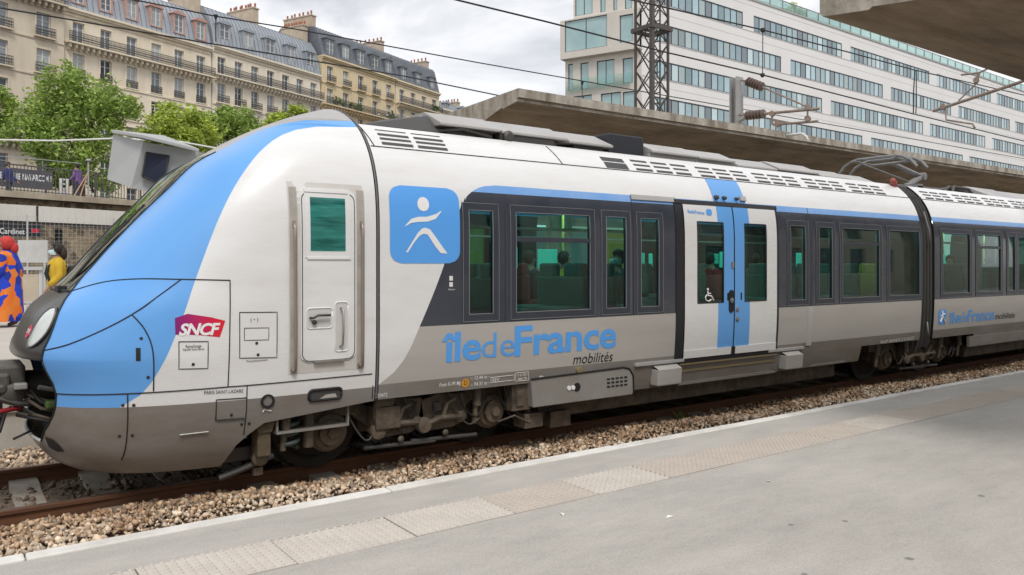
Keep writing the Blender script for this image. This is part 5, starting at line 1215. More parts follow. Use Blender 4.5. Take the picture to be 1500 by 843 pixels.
house('ochre house with dark slate mansard and planted balconies', 26.5, 41.8, 29.3, s_d, 5, zinc2, 4.2, 7, {0:'each',1:'full',2:'full',3:'each'}, (5,1.35,1.9,.4), [(.6,5,1.3),(14.8,5,1.4)], roof_curve=False, plants=((2.5,1,1.2),(6,1,1.4),(12,2,1.6),(13.5,1,.8)))
house('narrow yellow stone house with slate roof and round dormers', 42.0, 53.0, 29.2, s_e, 4, zinc2, 4.3, 7, {0:'full',1:'each',2:'full'}, (3,1.2,1.7,.4), [(10.6,5,.9)], roof_curve=False, plants=((9,0,.8),))
house('last small pale house beside the canopy tip', 53.2, 62.0, 27.0, s_c, 4, zinc, 1.6, 6, {0:'full',1:'each'}, (2,.9,.9,.1), [(8.4,4,.9)], roof_curve=False)

# ------------------------------------------------------------------ white office block
BA = math.radians(1.6); EB = Vector((math.cos(BA), math.sin(BA), 0)); NB_ = Vector((-math.sin(BA), math.cos(BA), 0)); OB = Vector((53.2, 52.6, 0))
def bpt(u, v=100):
    r = Vector(ray(u, v)); t_ = OB.dot(NB_)/(r.dot(NB_)); d = r*t_-OB; return d.dot(EB), CZ + r.z*t_
wh = M('office_white', (.74,.735,.73), .55, noise=(.25,.6), rgb2=(.66,.65,.64)); mul = M('mullion_dark', (.035,.045,.055), .5)
og = M('office_pane', (.34,.46,.50), .07, noise=(.35,.9), rgb2=(.20,.33,.38), spec=.8, island=.0); og2 = M('office_blind', (.46,.55,.57), .25, noise=(.6,.7), rgb2=(.36,.47,.50)); og3 = M('office_grey_pane', (.20,.245,.28), .15)
for q_ in (og, og2):
    tq = q_.node_tree; oi = tq.nodes.new('ShaderNodeObjectInfo'); hq = tq.nodes.new('ShaderNodeHueSaturation'); mq = tq.nodes.new('ShaderNodeMapRange'); mq.inputs[3].default_value = .62; mq.inputs[4].default_value = 1.35; bq = tq.nodes['Principled BSDF']; lq = bq.inputs['Base Color'].links[0].from_socket
    tq.links.new(oi.outputs['Random'], mq.inputs[0]); tq.links.new(mq.outputs[0], hq.inputs['Value']); tq.links.new(lq, hq.inputs['Color']); tq.links.new(hq.outputs[0], bq.inputs['Base Color'])
ob = thing('office_block', 'long white office block with ribbon windows and roof glass balustrade', 'office building', OB, rz=BA)
rowsW = [(28.65, [(979,1088),(1104,1233),(1246,1361),(1372,1451),(1460,1540)]), (25.05, [(979,1144),(1158,1293),(1305,1393),(1404,1479),(1487,1560)]), (21.5, [(977,1204),(1217,1352),(1362,1443),(1453,1540)]), (18.0, [(977,1263),(1276,1410),(1420,1500),(1509,1560)]), (14.5, [(977,1310),(1322,1450),(1460,1540)]), (11.0, [(977,1300),(1312,1500)])]
BL = bpt(1700)[0]; ROOF = 30.3; WH = 1.72
holes = []
for zt_, segs in rowsW:
    for a, b in segs: 
        sa = 1.2 if a < 985 else bpt(a)[0]; holes.append((sa, bpt(b)[0], zt_-WH, zt_))
m = MB(); wall_holes(m, 0, BL, STZ-5, ROOF, holes, 0, .22, 0, 1); m.add([(0,.23,0),(BL,.23,0),(BL,.23,ROOF),(0,.23,ROOF)],[(0,1,2,3)],1); m.add([(0,0,ROOF),(BL,0,ROOF),(BL,16,ROOF),(14,16,ROOF),(0,3,ROOF)],[(0,1,2,3,4)],0)
m.add([(BL,0,0),(BL,16,0),(BL,16,ROOF),(BL,0,ROOF)],[(0,1,2,3)],0)
loc_build(m, 'facade', [wh, mul], ob)
m = MB()
for zt_, _ in rowsW: m.box(0,BL,-.012,.0,zt_+.95,zt_+.975); m.box(0,BL,-.03,0,zt_-WH-.10,zt_-WH-.04)
loc_build(m, 'panel_joint', M('joint_grey2', (.42,.41,.40), .7), ob)
m = MB(); m.box(-.05,BL,-.10,.3,ROOF-.12,ROOF+.05); loc_build(m, 'coping', M('coping_grey', (.35,.36,.36), .5), ob)
pcount = 0; rest = MB()
PM = {}
for a, b, c, d in holes:
    n = max(2, int(round((b-a)/1.02))); wd = (b-a)/n
    m = MB(); m.box(a,b,.02,.12,c,c+.07); m.box(a,b,.02,.12,d-.10,d)
    for i in range(n+1): m.box(a+wd*i-.045,a+wd*i+.045,.02,.12,c+.07,d-.10)
    fr = loc_build(m, 'window_strip', mul, ob)
    for i in range(n):
        x = a+wd*i; typ = 2 if (i % 6 == 2) else (1 if random.random() < .45 else 0)
        if pcount < 300 and c > 12:
            k = (round(wd,2), typ)
            if k not in PM: q = MB(); q.box(.045,wd-.045,.06,.08,0,d-c-.17); PM[k] = q.mesh('pane', (og,og2,og3)[typ])
            inst('pane', PM[k], fr, (x, 0, c+.07)); pcount += 1
        else: rest.box(x+.045,x+wd-.045,.06,.08,c+.07,d-.10,typ)
stuff(loc_build(rest, 'pane', [og,og2,og3], ob))
# glass balustrade and roof garden
m = MB(); m.box(2,BL,.6,.63,ROOF+.05,ROOF+1.35); loc_build(m, 'glass_balustrade', glass('balustrade_glass', (.86,.93,.92), .8), ob)
m = MB()
for k in range(int(BL/2.4)): m.box(2+k*2.4,2.04+k*2.4,.57,.66,ROOF+.05,ROOF+1.38)
m.box(2,BL,.58,.65,ROOF+1.35,ROOF+1.40); stuff(loc_build(m, 'balustrade_post', steel, ob))
m = MB(); m.box(10,BL,5,14,ROOF,ROOF+3.0); loc_build(m, 'penthouse', M('penthouse_glass', (.35,.47,.50), .1, noise=(.3,.8), rgb2=(.25,.36,.40)), ob)
# end wall, turned back from the corner
EA = math.radians(113); eo = bpy.data.objects.new('end_wing', None)
EE = Vector((math.cos(EA), math.sin(EA), 0)); NE = Vector((-math.sin(EA), math.cos(EA), 0))
def ept(u, v, off=0.0):
    r = Vector(ray(u, v)); t_ = (OB+NE*off).dot(NE)/r.dot(NE); d = r*t_-OB; return d.dot(EE), CZ+r.z*t_
ew = thing('office_wing', 'pale concrete end wing with large glazed openings beside the lattice mast', 'office building', OB, rz=EA)
wcon = M('wing_concrete', (.68,.64,.585), .7, noise=(.5,.7), rgb2=(.57,.525,.465))
EWD = ept(828,100)[0]
def rect(u0, v0, u1, v1):
    a, b = ept(u0, (v0+v1)/2)[0], ept(u1, (v0+v1)/2)[0]; um = (u0+u1)/2
    z1, z0 = ept(um, v0)[1], ept(um, v1)[1]; return (min(a,b), max(a,b), min(z0,z1), max(z0,z1))
cant = [rect(831,28.5,893,74.5), rect(911,24,931,64)]
base = [rect(842,-8,868,22), rect(879,-8,887,18), rect(898,-8,904,15.5), rect(915,-8,926,13), rect(832,94,839,133), rect(850,92,862,131), rect(874,88,900,124), rect(912,85,927,122), rect(840,140,867,160), rect(880,136,910,160), rect(912,134,931,160)]
OPG = M('wing_pane', (.30,.46,.48), .06, noise=(.3,.9), rgb2=(.45,.60,.60), spec=.8)
zc0, zc1 = ept(880,80)[1]-.1, ept(880,24)[1]
def wing_wall(hs, y, z0, z1, x0, x1, nm):
    m = MB(); hs2 = [(max(a, x0+.05), min(b, x1-.05), max(c, z0+.02), min(d, z1-.02)) for a, b, c, d in hs]
    hs2 = [h for h in hs2 if h[3]-h[2] > .2 and h[1]-h[0] > .1]
    wall_holes(m, x0, x1, z0, z1, hs2, y, -.25); loc_build(m, nm, wcon, ew)
    for a, b, c, d in hs2:
        m = MB(); f = .07; yy = y-.14
        m.box(a,a+f,yy-.06,yy,c,d); m.box(b-f,b,yy-.06,yy,c,d); m.box(a+f,b-f,yy-.06,yy,c,c+f); m.box(a+f,b-f,yy-.06,yy,d-f,d)
        if b-a > 1.6: m.box((a+b)/2-.03,(a+b)/2+.03,yy-.06,yy,c+f,d-f)
        o = loc_build(m, 'window', mul, ew); m = MB(); m.box(a+f,b-f,yy-.05,yy-.03,c+f,d-f); loc_build(m, 'pane', OPG, o)
# local +y of the wing points towards the camera side
wing_wall(base, 0, 4, zc0, 0, EWD, 'wall'); wing_wall(base, 0, zc1, ROOF+4, 0, EWD-.9, 'wall')
wing_wall([(a, b, c, d) for a, b, c, d in cant], .6, zc0, zc1, -.05, EWD+.25, 'projecting_wall')
m = MB(); m.box(-.05,EWD+.25,-.3,.597,zc0-.0,zc0+.12); m.box(-.05,EWD+.25,-.3,.597,zc1-.12,zc1); m.box(EWD+.13,EWD+.25,-.3,.597,zc0+.12,zc1-.12); m.box(0,EWD,-3,-2.9,4,ROOF+4); m.box(EWD-.95,EWD-.9,-3,-.01,zc1,ROOF+4); m.box(EWD-.05,EWD,-3,-.01,4,zc0); loc_build(m, 'projecting_box', wcon, ew)
r_ = rect(832,113,927,130); m = MB(); m.box(r_[0],r_[1],.28,.30,r_[2],r_[3]); loc_build(m, 'glass_balustrade', MATS['balustrade_glass'], ew)
# ------------------------------------------------------------------ trees
bark = M('bark', (.12,.085,.06), .95, noise=(5,.8), bump=(20,.8,.03))
def leafmat(n, a, b):
    m_ = M(n, a, .6, noise=(.7,.9), rgb2=b, island=.42); t = m_.node_tree; b_ = t.nodes['Principled BSDF']; o_ = t.nodes['Material Output']
    tr = t.nodes.new('ShaderNodeBsdfTranslucent'); mx = t.nodes.new('ShaderNodeMixShader'); mx.inputs[0].default_value = .30
    t.links.new(b_.inputs['Base Color'].links[0].from_socket, tr.inputs[0]); t.links.new(b_.outputs[0], mx.inputs[1]); t.links.new(tr.outputs[0], mx.inputs[2]); t.links.new(mx.outputs[0], o_.inputs[0]); return m_
lf = [leafmat('leaf_lime', (.50,.58,.10), (.30,.42,.07)), leafmat('leaf_green', (.38,.49,.11), (.20,.32,.07))]
def tree(label, base, H_, crown, nleaf, size, mat, lean=0.0, name='street_tree', group='street trees before the houses'):
    """crown: list of (dx,dy,z,r) lobes"""
    t = thing(name, label, 'tree', base, group); B = Vector(base)
    m = MB(); top = B+Vector((lean,0,H_*.55)); m.tube([B-Vector((0,0,.3)), B+Vector((0,.05,H_*.25)), top], [.24,.18,.12], 10)
    for dx, dy, z, r in crown: m.tube([B+Vector((0,0,H_*.30+random.uniform(0,.6))), B+Vector((dx*.5,dy*.5,z-r*.7)), B+Vector((dx*.9,dy*.9,z))], [.10,.07,.03], 6)
    m.build('trunk', bark, t, smooth=True)
    per = np.array([c[3]**2 for c in crown]); per = per/per.sum()
    V = []; Fs = []; n = nleaf; idx = RNG.choice(len(crown), n, p=per)
    clump = [Vector(RNG.normal(size=3)).normalized() for _ in range(len(crown)*26)]
    for i in range(n):
        dx, dy, z, r = crown[idx[i]]
        cl = clump[idx[i]*26+int(26*RNG.random()**1.5)]
        d = Vector((cl.x, cl.y, cl.z*.85))*r*(RNG.uniform(.62,1.02)) + Vector(RNG.normal(size=3))*r*.16
        c = Vector((dx,dy,z)) + d
        s_ = size*RNG.uniform(.6,1.4); a = Vector(RNG.normal(size=3)); a.z *= .6; a.normalize(); b = a.cross(Vector((RNG.normal(),RNG.normal(),RNG.normal()+.8))).normalized()
        b0 = len(V); V += [c-a*s_, c-b*s_*.45+a*s_*.1, c+a*s_, c+b*s_*.45+a*s_*.1]; Fs.append((b0,b0+1,b0+2,b0+3))
    me = bpy.data.meshes.new('crown'); me.from_pydata([tuple(v) for v in V], [], Fs); me.materials.append(mat); me.update()
    o = bpy.data.objects.new('crown', me); COL.objects.link(o); o.parent = t
    return t
def tree_px(label, u, t_, lobes, n, size, mat):
    """lobes in photo pixels (u, v, radius) at the tree's distance t_"""
    g = atT(u, 300, t_); base = Vector((g.x, g.y, STZ)); k = t_/F; R = Vector((math.sin(YAW), -math.cos(YAW), 0)); cr_ = []
    for uu, vv, rr in lobes:
        p = R*((uu-u)*k); cr_.append((p.x+random.uniform(-.6,.6), p.y+random.uniform(-.9,.9), CZ+(HV-vv)*k-STZ, rr*k))
    tree(label, base, max(c[2] for c in cr_)+1.5, cr_, n, size, mat)
tree_px('full round green tree between the cream facade and the pale cable', 120, 47, [(110,150,52),(70,140,36),(150,150,42),(60,205,38),(105,215,50),(160,200,36),(95,112,24),(125,245,34),(60,170,34),(180,160,20),(85,255,22),(140,268,20)], 21000, .125, lf[1])
tree_px('bushy yellow green tree just right of the grey monitor box', 262, 52, [(262,190,36),(232,195,30),(290,196,32),(252,168,22),(275,215,34),(225,215,24)], 11000, .135, lf[0])
tree_px('low green tree close behind the cab roof', 335, 58, [(335,190,34),(305,195,30),(365,190,28),(345,170,14),(320,180,22)], 9000, .14, lf[1])
tree_px('light green tree rising beside the nose top of the train', 412, 64, [(412,180,18),(395,188,20),(424,168,14),(430,188,16)], 3600, .17, lf[0])
tree_px('partly visible tree cut off by the left picture edge', -12, 47, [(-22,155,34),(-26,185,30),(-34,135,28)], 4500, .15, lf[1])
# roof garden bush
g = Vector(st_world(0,0,0)); bu = bpt(1185)[0]; p_ = OB+EB*bu+NB_*2.2+Vector((0,0,ROOF))
tree('rounded bush on the office roof behind the glass balustrade', p_, 1.2, [(0,0,1.2,1.1),(1.6,0,1.0,.9),(-1.4,.3,.9,.8)], 1500, .16, lf[0], name='roof_bush', group='roof plants')

# ------------------------------------------------------------------ far platform furniture at the left
def wpt(u, v, t_): return atT(u, v, t_)
panelw = M('pale_panel', (.55,.55,.54), .6, noise=(2,.6)); mesh_m = M('mesh_grey', (.45,.46,.46), .5); darkp = M('dark_post', (.03,.03,.033), .6)
# white fascia of the passage roof under the street
t = thing('passage_roof', 'low passage roof with long white ribbed fascia under the street deck', 'roof', st_world(0,-1.5,3.4), rz=AD)
za, zb2 = stpt(70,303,-1.6).z-3.4, stpt(70,326,-1.6).z-3.4
m = MB(); m.box(-40,6.4,-.1,0,zb2,za); n = 0
for k in range(150): m.box(-38+k*.3,-37.985+k*.3,-.112,-.1,zb2+.02,za-.02)
loc_build(m, 'fascia', M('fascia_white', (.68,.66,.61), .6, noise=(1,.6), rgb2=(.55,.51,.45)), t)
m = MB(); m.box(-40,6.4,0.002,.7,za-.12,za-.04); m.box(-40,6.4,-.06,.1,zb2-.12,zb2-.004); loc_build(m, 'roof_sheet', M('roof_dark', (.06,.05,.045), .8), t)
for k in range(7):
    m = MB(); m.box(-12+k*3,-11.8+k*3,.9,1.1,.88-3.4,zb2-.16); loc_build(m, 'post', darkp, t)
# station name board
sb = thing('station_sign', 'dark station name board reading Pont Cardinet with a small red logo', 'sign', wpt(20,338,26.5), rz=AD)
def sgn(u, v):
    n_ = ND; c0 = Vector(sb.location); r = Vector(ray(u, v)); c = Vector((0,0,CZ)); tt = (c0-c).dot(n_)/r.dot(n_); d = c+r*tt-c0; return d.dot(ED), d.z
a, b = sgn(-60,331), sgn(62,347); 
m = MB(); m.box(a[0], b[0], 0, .08, sgn(20,347)[1], sgn(20,327.5)[1]); loc_build(m, 'board', M('sign_navy', (.012,.014,.022), .4), sb, bevel=.01)
ta = sgn(-24,342.5); tb_ = sgn(36,342.5); th = sgn(0,332)[1]-sgn(0,342)[1]
o = text_on(lambda x, z: Vector((x, -.006, z)), 'Pont Cardinet', 'lettering', logowhite, None, (ta[0], sgn(20,343)[1]), (tb_[0], sgn(20,343)[1]), th*.78, bold=.01); o.parent = sb
lc = sgn(52,338); m = MB(); m.add([(lc[0]-.14,-.006,lc[1]-.07),(lc[0]+.10,-.006,lc[1]-.07),(lc[0]+.15,-.006,lc[1]+.03),(lc[0]-.14,-.006,lc[1]+.07)],[(0,1,2,3)]); loc_build(m, 'logo', red, sb)
m = MB(); 
for x in (a[0]+.3, b[0]-.15): m.box(x-.03,x+.03,.02,.06,sgn(20,327.5)[1],sgn(20,300)[1])
loc_build(m, 'hanger', darkp, sb)
# wire mesh fence behind the passengers
fb_ = wpt(40,470,19.5)
t = thing('mesh_fence', 'tall welded wire mesh fence along the far platform behind two women', 'fence', (fb_.x, fb_.y, FZ), rz=math.radians(8))
for k in range(-3,4): m = MB(); m.box(k*2.0-.015,k*2.0+.015,-.03,.03,0,2.35); loc_build(m, 'post', mesh_m, t)
m = MB()
for k in range(-60,61): m.box(k*.1-.002,k*.1+.002,-.002,.002,.05,2.3)
for k in range(24): m.box(-6,6,-.0045,-.0025,.05+k*.098,.054+k*.098)
stuff(loc_build(m, 'wire_mesh', mesh_m, t))
# pale board, bench-like barrier and posts
t = thing('notice_board', 'blank pale grey board on the far platform between the two women', 'board', wpt(48,440,18.0))
p0, p1 = wpt(26,352,18), wpt(69,386,18)
def slab(mb, u0, v0, u1, v1, t_, th=.05):
    a_, b_ = wpt(u0,v1,t_), wpt(u1,v1,t_); c_, d_ = wpt(u1,v0,t_), wpt(u0,v0,t_); n_ = Vector((math.cos(YAW), math.sin(YAW), 0))*th
    mb.add([a_,b_,c_,d_,a_+n_,b_+n_,c_+n_,d_+n_],[(0,1,2,3),(7,6,5,4),(0,4,5,1),(1,5,6,2),(2,6,7,3),(3,7,4,0)])
m = MB(); slab(m, 26,352,69,385,18); m.build('panel', panelw, t)
for u in (30, 65):
    m = MB(); slab(m, u-1.2,385,u+1.2,HV+(CZ-FZ)*F/18,18); m.build('leg', mesh_m, t)
t = thing('platform_barrier', 'grey steel barrier with beige infill panel behind the woman in blue', 'barrier', wpt(45,465,16.5))
zf = HV+(CZ-FZ)*F/16.5
for u in (29, 59): m = MB(); slab(m, u-2.2,392,u+2.2,zf,16.5,.06); m.build('post', panelw, t)
m = MB(); slab(m, 26,391,62,396,16.45,.08); m.build('top_rail', mesh_m, t)
m = MB(); slab(m, 31.5,402,56.5,442,16.5,.03); m.build('infill_panel', M('beige_panel', (.50,.43,.33), .7, noise=(2,.6)), t)
m = MB(); slab(m, 31.5,442,56.5,445,16.5,.04); m.build('lower_rail', mesh_m, t)
# monitor housing above the far platform
def add_box_px(mb, P, mi=None): mb.add(P, [(0,1,2,3),(7,6,5,4),(0,4,5,1),(1,5,6,2),(2,6,7,3),(3,7,4,0)], mi)
tm = 12.2; t = thing('monitor_housing', 'tilted grey metal monitor housing with dark screen behind the windscreen', 'monitor', (wpt(240,300,tm).x, wpt(240,300,tm).y, FZ))
hg = M('housing_grey', (.40,.41,.41), .5, noise=(1.5,.5), rgb2=(.33,.34,.335)); fw_ = Vector((math.cos(YAW), math.sin(YAW), 0))
A_, B_, C_, D_ = wpt(157,263,tm+.15), wpt(192,275,tm-.25), wpt(210,208,tm-.25), wpt(166,197,tm+.15)
E1, F1 = wpt(286,300,tm+.25), wpt(290,222,tm+.25)
back = fw_*.75
m = MB(); add_box_px(m, [A_, B_, C_, D_, A_+back, E1+back*.6, F1+back*.6, D_+back]); m.add([B_, E1, F1, C_],[(0,1,2,3)]); m.add([B_,E1,E1+back*.6,A_+back],[(0,1,2,3)]); m.add([C_,F1,F1+back*.6,D_+back],[(0,1,2,3)]); m.add([E1,E1+back*.6,F1+back*.6,F1],[(0,1,2,3)])
m.build('case', hg, t)
m = MB(); lid = [wpt(163,195,tm+.1), wpt(210,203,tm-.45), wpt(292,223,tm+.1), wpt(240,203,tm+.8)]; up_ = Vector((0,0,.05)); m.add([p for p in lid]+[p+up_ for p in lid], [(0,1,2,3),(7,6,5,4),(0,4,5,1),(1,5,6,2),(2,6,7,3),(3,7,4,0)]); m.build('hood', hg, t, bevel=.008)
m = MB(); sc = [wpt(210,259,tm-.22), wpt(240,272,tm-.08), wpt(249,229,tm-.02), wpt(216,224,tm-.2)]; sc = [p-fw_*.03 for p in sc]; m.add(sc, [(0,1,2,3)]); m.build('screen', M('screen_dark', (.012,.018,.04), .12), t)
m = MB(); m.tube(sc+[sc[0]], .018, 6); m.build('screen_rim', darkp, t)
m = MB(); pb = wpt(262,300,tm+.5); m.tube([(pb.x,pb.y,FZ),(pb.x,pb.y,3.35)], .06, 10); m.build('pole', mesh_m, t)

# ------------------------------------------------------------------ street level: railing, banner, ladder gate, signs
t = thing('street_railing', 'dark iron street railing along the deck edge', 'railing', st_world(0,.15,STZ), rz=AD)
for k in range(-10,14):
    m = MB(); m.box(k*2.0-.025,k*2.0+.025,-.025,.025,0,1.08); loc_build(m, 'post', iron, t)
m = MB()
for k in range(-150,205): m.box(k*.13-.010,k*.13+.010,-.01,.01,.06,1.0)
m.box(-20,27,-.02,.02,1.0,1.05); m.box(-20,27,-.02,.02,.08,.11); stuff(loc_build(m, 'baluster', iron, t))
def stbox(name, label, cat, u0, v0, u1, v1, y, mat, th=.06, group=None):
    a_, b_ = stpt(u0, v1, y), stpt(u1, v0, y); m = MB(); m.box(a_.x, b_.x, y, y+th, min(a_.z,b_.z), max(a_.z,b_.z)); o = loc_build(m, name, mat, None); o.location = O0; o.rotation_euler = (0,0,AD); tag(o, label, cat, group); return o
t = thing('shop_banner', 'grey street banner with white capital lettering behind the railing', 'banner', st_world(0,6,STZ), rz=AD)
a_, b_ = stpt(-20,271,6.0), stpt(76,252,6.0); m = MB(); m.box(a_.x,b_.x,0,.08,a_.z-STZ,b_.z-STZ); loc_build(m, 'cloth', M('banner_grey', (.10,.10,.115), .8, noise=(3,.6)), t)
q0, q1 = stpt(-4,259,6.0), stpt(75,265.5,6.0); o = text_on(lambda x, z: Vector((x,-.008,z)), 'BE VESE BE NAVARCOM !', 'lettering', logowhite, None, (q0.x, q0.z-STZ-.05), (q1.x, q1.z-STZ-.05), .27, bold=.02); o.parent = t
m = MB()
for x in (a_.x+.2, b_.x-.2): m.box(x-.03,x+.03,.081,.14,0,b_.z-STZ)
loc_build(m, 'banner_post', iron, t)
t = thing('ladder_gate', 'white ladder shaped gate post on the street railing', 'gate', st_world(stpt(94,285,.5).x,.5,STZ), rz=AD)
zz = stpt(94,262,.5).z-STZ; hw = (stpt(99,270,.5).x-stpt(90,270,.5).x)/2
for sg in (-1,1): m = MB(); m.box(sg*hw-.05,sg*hw+.05,-.04,.04,0,zz); loc_build(m, 'stile', logowhite, t)
for k in range(4): m = MB(); m.box(-hw+.05,hw-.05,-.03,.03,.12+k*zz/4,.17+k*zz/4); loc_build(m, 'rung', logowhite, t)
t = thing('tripod_mast', 'thin grey pole with two slanted stays on the deck edge', 'pole', st_world(stpt(131,292,-.02).x,.05,STZ), rz=AD)
x0_ = stpt(131,292,.1).x; zt_ = stpt(131,238,.1).z-STZ
m = MB(); m.tube([(0,0,0),(0,0,zt_)], .035, 8); m.lathe([(.05,0),(.12,.05),(.05,.12)], (0,0,zt_), (0,0,1), 10); loc_build(m, 'pole', galv, t)
for u in (111,120): 
    m = MB(); m.tube([(stpt(u,291,.1).x-x0_,.05,.02),(0,0,zt_*.72)], .025, 6); loc_build(m, 'stay', M('stay_wood', (.45,.30,.20), .7), t)

# ------------------------------------------------------------------ people
def skinbody(name, J, Ed, mat, parent, sub=2):
    """one continuous skinned figure; J: name -> (x,y,z,rx,ry)"""
    names = list(J); me = bpy.data.meshes.new(name); me.from_pydata([J[n][:3] for n in names], [(names.index(a), names.index(b)) for a, b in Ed], []); me.materials.append(mat)
    o = bpy.data.objects.new(name, me); COL.objects.link(o); o.parent = parent
    sk = o.modifiers.new('skin', 'SKIN'); sk.use_smooth_shade = True
    for i, n in enumerate(names):
        d = me.skin_vertices[0].data[i]; d.radius = (J[n][3], J[n][4] if len(J[n]) > 4 else J[n][3]); d.use_root = (i == 0)
    s_ = o.modifiers.new('sub', 'SUBSURF'); s_.levels = sub; s_.render_levels = sub
    return o
def blob(name, parent, mat, c, r, sq=(1,1,1), n=16, fn=None):
    m = MB(); rows = []
    for i in range(n//2+1):
        ph = math.pi*i/(n//2)-math.pi/2; ring = []
        for k in range(n+1):
            th_ = 2*math.pi*k/n; p = Vector((math.cos(ph)*math.cos(th_)*sq[0], math.cos(ph)*math.sin(th_)*sq[1], math.sin(ph)*sq[2]))*r
            if fn: p = fn(p)
            ring.append((c[0]+p.x, c[1]+p.y, c[2]+p.z))
        rows.append(ring)
    m.grid(rows); o = loc_build(m, name, mat, parent, smooth=True); return o
def person(label, loc, facing, h=1.66, skin=(.28,.16,.10), top=(.1,.1,.1), legs=(.04,.04,.05), hair=(.02,.015,.012), group=None, stride=.22, cat='person', sitting=False, arms=.15, mask=False):
    """faces local +x; clothes are lofted over the body"""
    t = thing('person', label, cat, loc, group, rz=facing); k = h/1.80
    sm_ = M('skin_%d' % int(skin[0]*100), skin, .55, noise=(12,.3)); tm_ = M('cloth_%d_%d_%d' % tuple(int(c*100) for c in top), top, .85, noise=(9,.5)); lm_ = M('cloth_%d_%d_%d' % tuple(int(c*100) for c in legs), legs, .85, noise=(9,.5))
    s_ = stride; hz = .95*k
    if sitting: hz = .12
    J = dict(pelvis=(0,0,hz,.13,.16), waist=(0,0,hz+.16*k,.10,.14), chest=(.01,0,hz+.38*k,.115,.17), neckb=(0,0,hz+.53*k,.06,.07), neck=(.01,0,hz+.58*k,.05,.05), head=(.02,0,hz+.68*k,.075,.07), crown=(.02,0,hz+.75*k,.06,.06))
    Ed = [('pelvis','waist'),('waist','chest'),('chest','neckb'),('neckb','neck'),('neck','head'),('head','crown')]
    for sg, nm, f in ((-1,'r',1),(1,'l',-1)):
        if sitting: J.update({nm+'hip':(.05,sg*.09,hz,.085), nm+'knee':(.46,sg*.11,hz+.0,.06), nm+'ankle':(.47,sg*.11,hz-.42,.04), nm+'toe':(.60,sg*.11,hz-.46,.035)})
        else: J.update({nm+'hip':(0,sg*.09,hz-.06,.085), nm+'knee':(f*s_*.45+.04,sg*.10,.50*k,.06), nm+'ankle':(f*s_*1.0,sg*.10,.09,.042), nm+'toe':(f*s_*1.0+.16,sg*.11,.035,.035)})
        J.update({nm+'sh':(0,sg*.17*k,hz+.47*k,.055), nm+'elbow':(-f*arms*.3-.02,sg*.235*k,hz+.20*k,.042), nm+'wrist':(-f*arms+.12,sg*.23*k,hz-.02*k,.03), nm+'hand':(-f*arms+.16,sg*.225*k,hz-.09*k,.028)})
        Ed += [('pelvis',nm+'hip'),(nm+'hip',nm+'knee'),(nm+'knee',nm+'ankle'),(nm+'ankle',nm+'toe'),('neckb',nm+'sh'),(nm+'sh',nm+'elbow'),(nm+'elbow',nm+'wrist'),(nm+'wrist',nm+'hand')]
        for q in range(5):
            a_ = (q-2)*.012; J[nm+'f%d' % q] = (-f*arms+.19+(0 if q else -.03), sg*.225*k+a_+(0 if q else -sg*.02), hz-(.15 if q else .11)*k-.004*abs(q-2), .0085); Ed.append((nm+'hand', nm+'f%d' % q))
    body = skinbody('body', J, Ed, sm_, t)
    # top
    m = MB(); rows = []
    for z, rx_, ry_ in ((hz-.12*k,.155,.185),(hz+.02*k,.15,.18),(hz+.16*k,.135,.165),(hz+.32*k,.145,.185),(hz+.44*k,.13,.19),(hz+.50*k,.10,.15),(hz+.545*k,.065,.075)):
        rows.append([(rx_*math.cos(a)+.005, ry_*math.sin(a), z) for a in np.linspace(0, 2*math.pi, 21)])
    m.grid(rows)
    for sg, nm in ((-1,'r'),(1,'l')):
        a_, b_, c_ = [Vector(J[nm+q][:3]) for q in ('sh','elbow','wrist')]; m.tube([a_+Vector((0,-sg*.05,.02)), a_, (a_+b_)/2, b_, (b_+c_)/2, c_-(c_-b_)*.08], [.07,.075,.066,.058,.052,.046], 10)
    loc_build(m, 'top', tm_, t, smooth=True)
    m = MB()
    for sg, nm in ((-1,'r'),(1,'l')):
        a_, b_, c_ = [Vector(J[nm+q][:3]) for q in ('hip','knee','ankle')]; m.tube([a_+Vector((0,0,.08)), a_, (a_+b_)/2, b_, (b_+c_)/2, c_+(b_-c_)*.06], [.115,.112,.095,.078,.07,.06], 12)
        d_ = Vector(J[nm+'toe'][:3])
    loc_build(m, 'trousers', lm_, t, smooth=True)
    hc = Vector(J['head'][:3])+Vector((0,0,.035))
    def hf(p): return Vector((p.x-.012, p.y, p.z+.012)) if p.x < .03 else Vector((p.x*.72, p.y, max(p.z, .055) if p.z < .06 else p.z))
    blob('hair', t, M('hair_%d' % int(hair[0]*1000), hair, .7), hc+Vector((-.022,0,.006)), .102, (1.02,.90,1.08), 18, lambda p: p if p.x < .02 or p.z > .055 else Vector((.02, p.y*.98, p.z)))
    m = MB(); fx = hc.x
    for sg in (-1,1): m.lathe([(.010,0),(.010,.004)], (fx+.083,sg*.032,hc.z-.005), (1,0,0), 8)
    loc_build(m, 'eye', ink, t)
    m = MB(); m.add([(fx+.086,-.012,hc.z-.04),(fx+.086,.012,hc.z-.04),(fx+.112,0,hc.z-.038),(fx+.09,0,hc.z+.0)],[(0,1,2),(0,2,3),(1,3,2),(0,3,1)]); loc_build(m, 'nose', sm_, t)
    m = MB(); m.box(fx+.075,fx+.086,-.024,.024,hc.z-.074,hc.z-.066); loc_build(m, 'mouth', M('lip', (.30,.10,.09), .5), t)
    if mask:
        m = MB(); rows = []
        for z, rr in ((hc.z-.012,.096),(hc.z-.035,.118),(hc.z-.06,.116),(hc.z-.095,.088)): rows.append([(fx-.005+rr*math.cos(a)*1.0, .086*math.sin(a), z) for a in np.linspace(-1.45,1.45,11)])
        m.grid(rows); loc_build(m, 'face_mask', M('mask_blue', (.50,.66,.70), .8), t, smooth=True)
    return t, J, hc, body
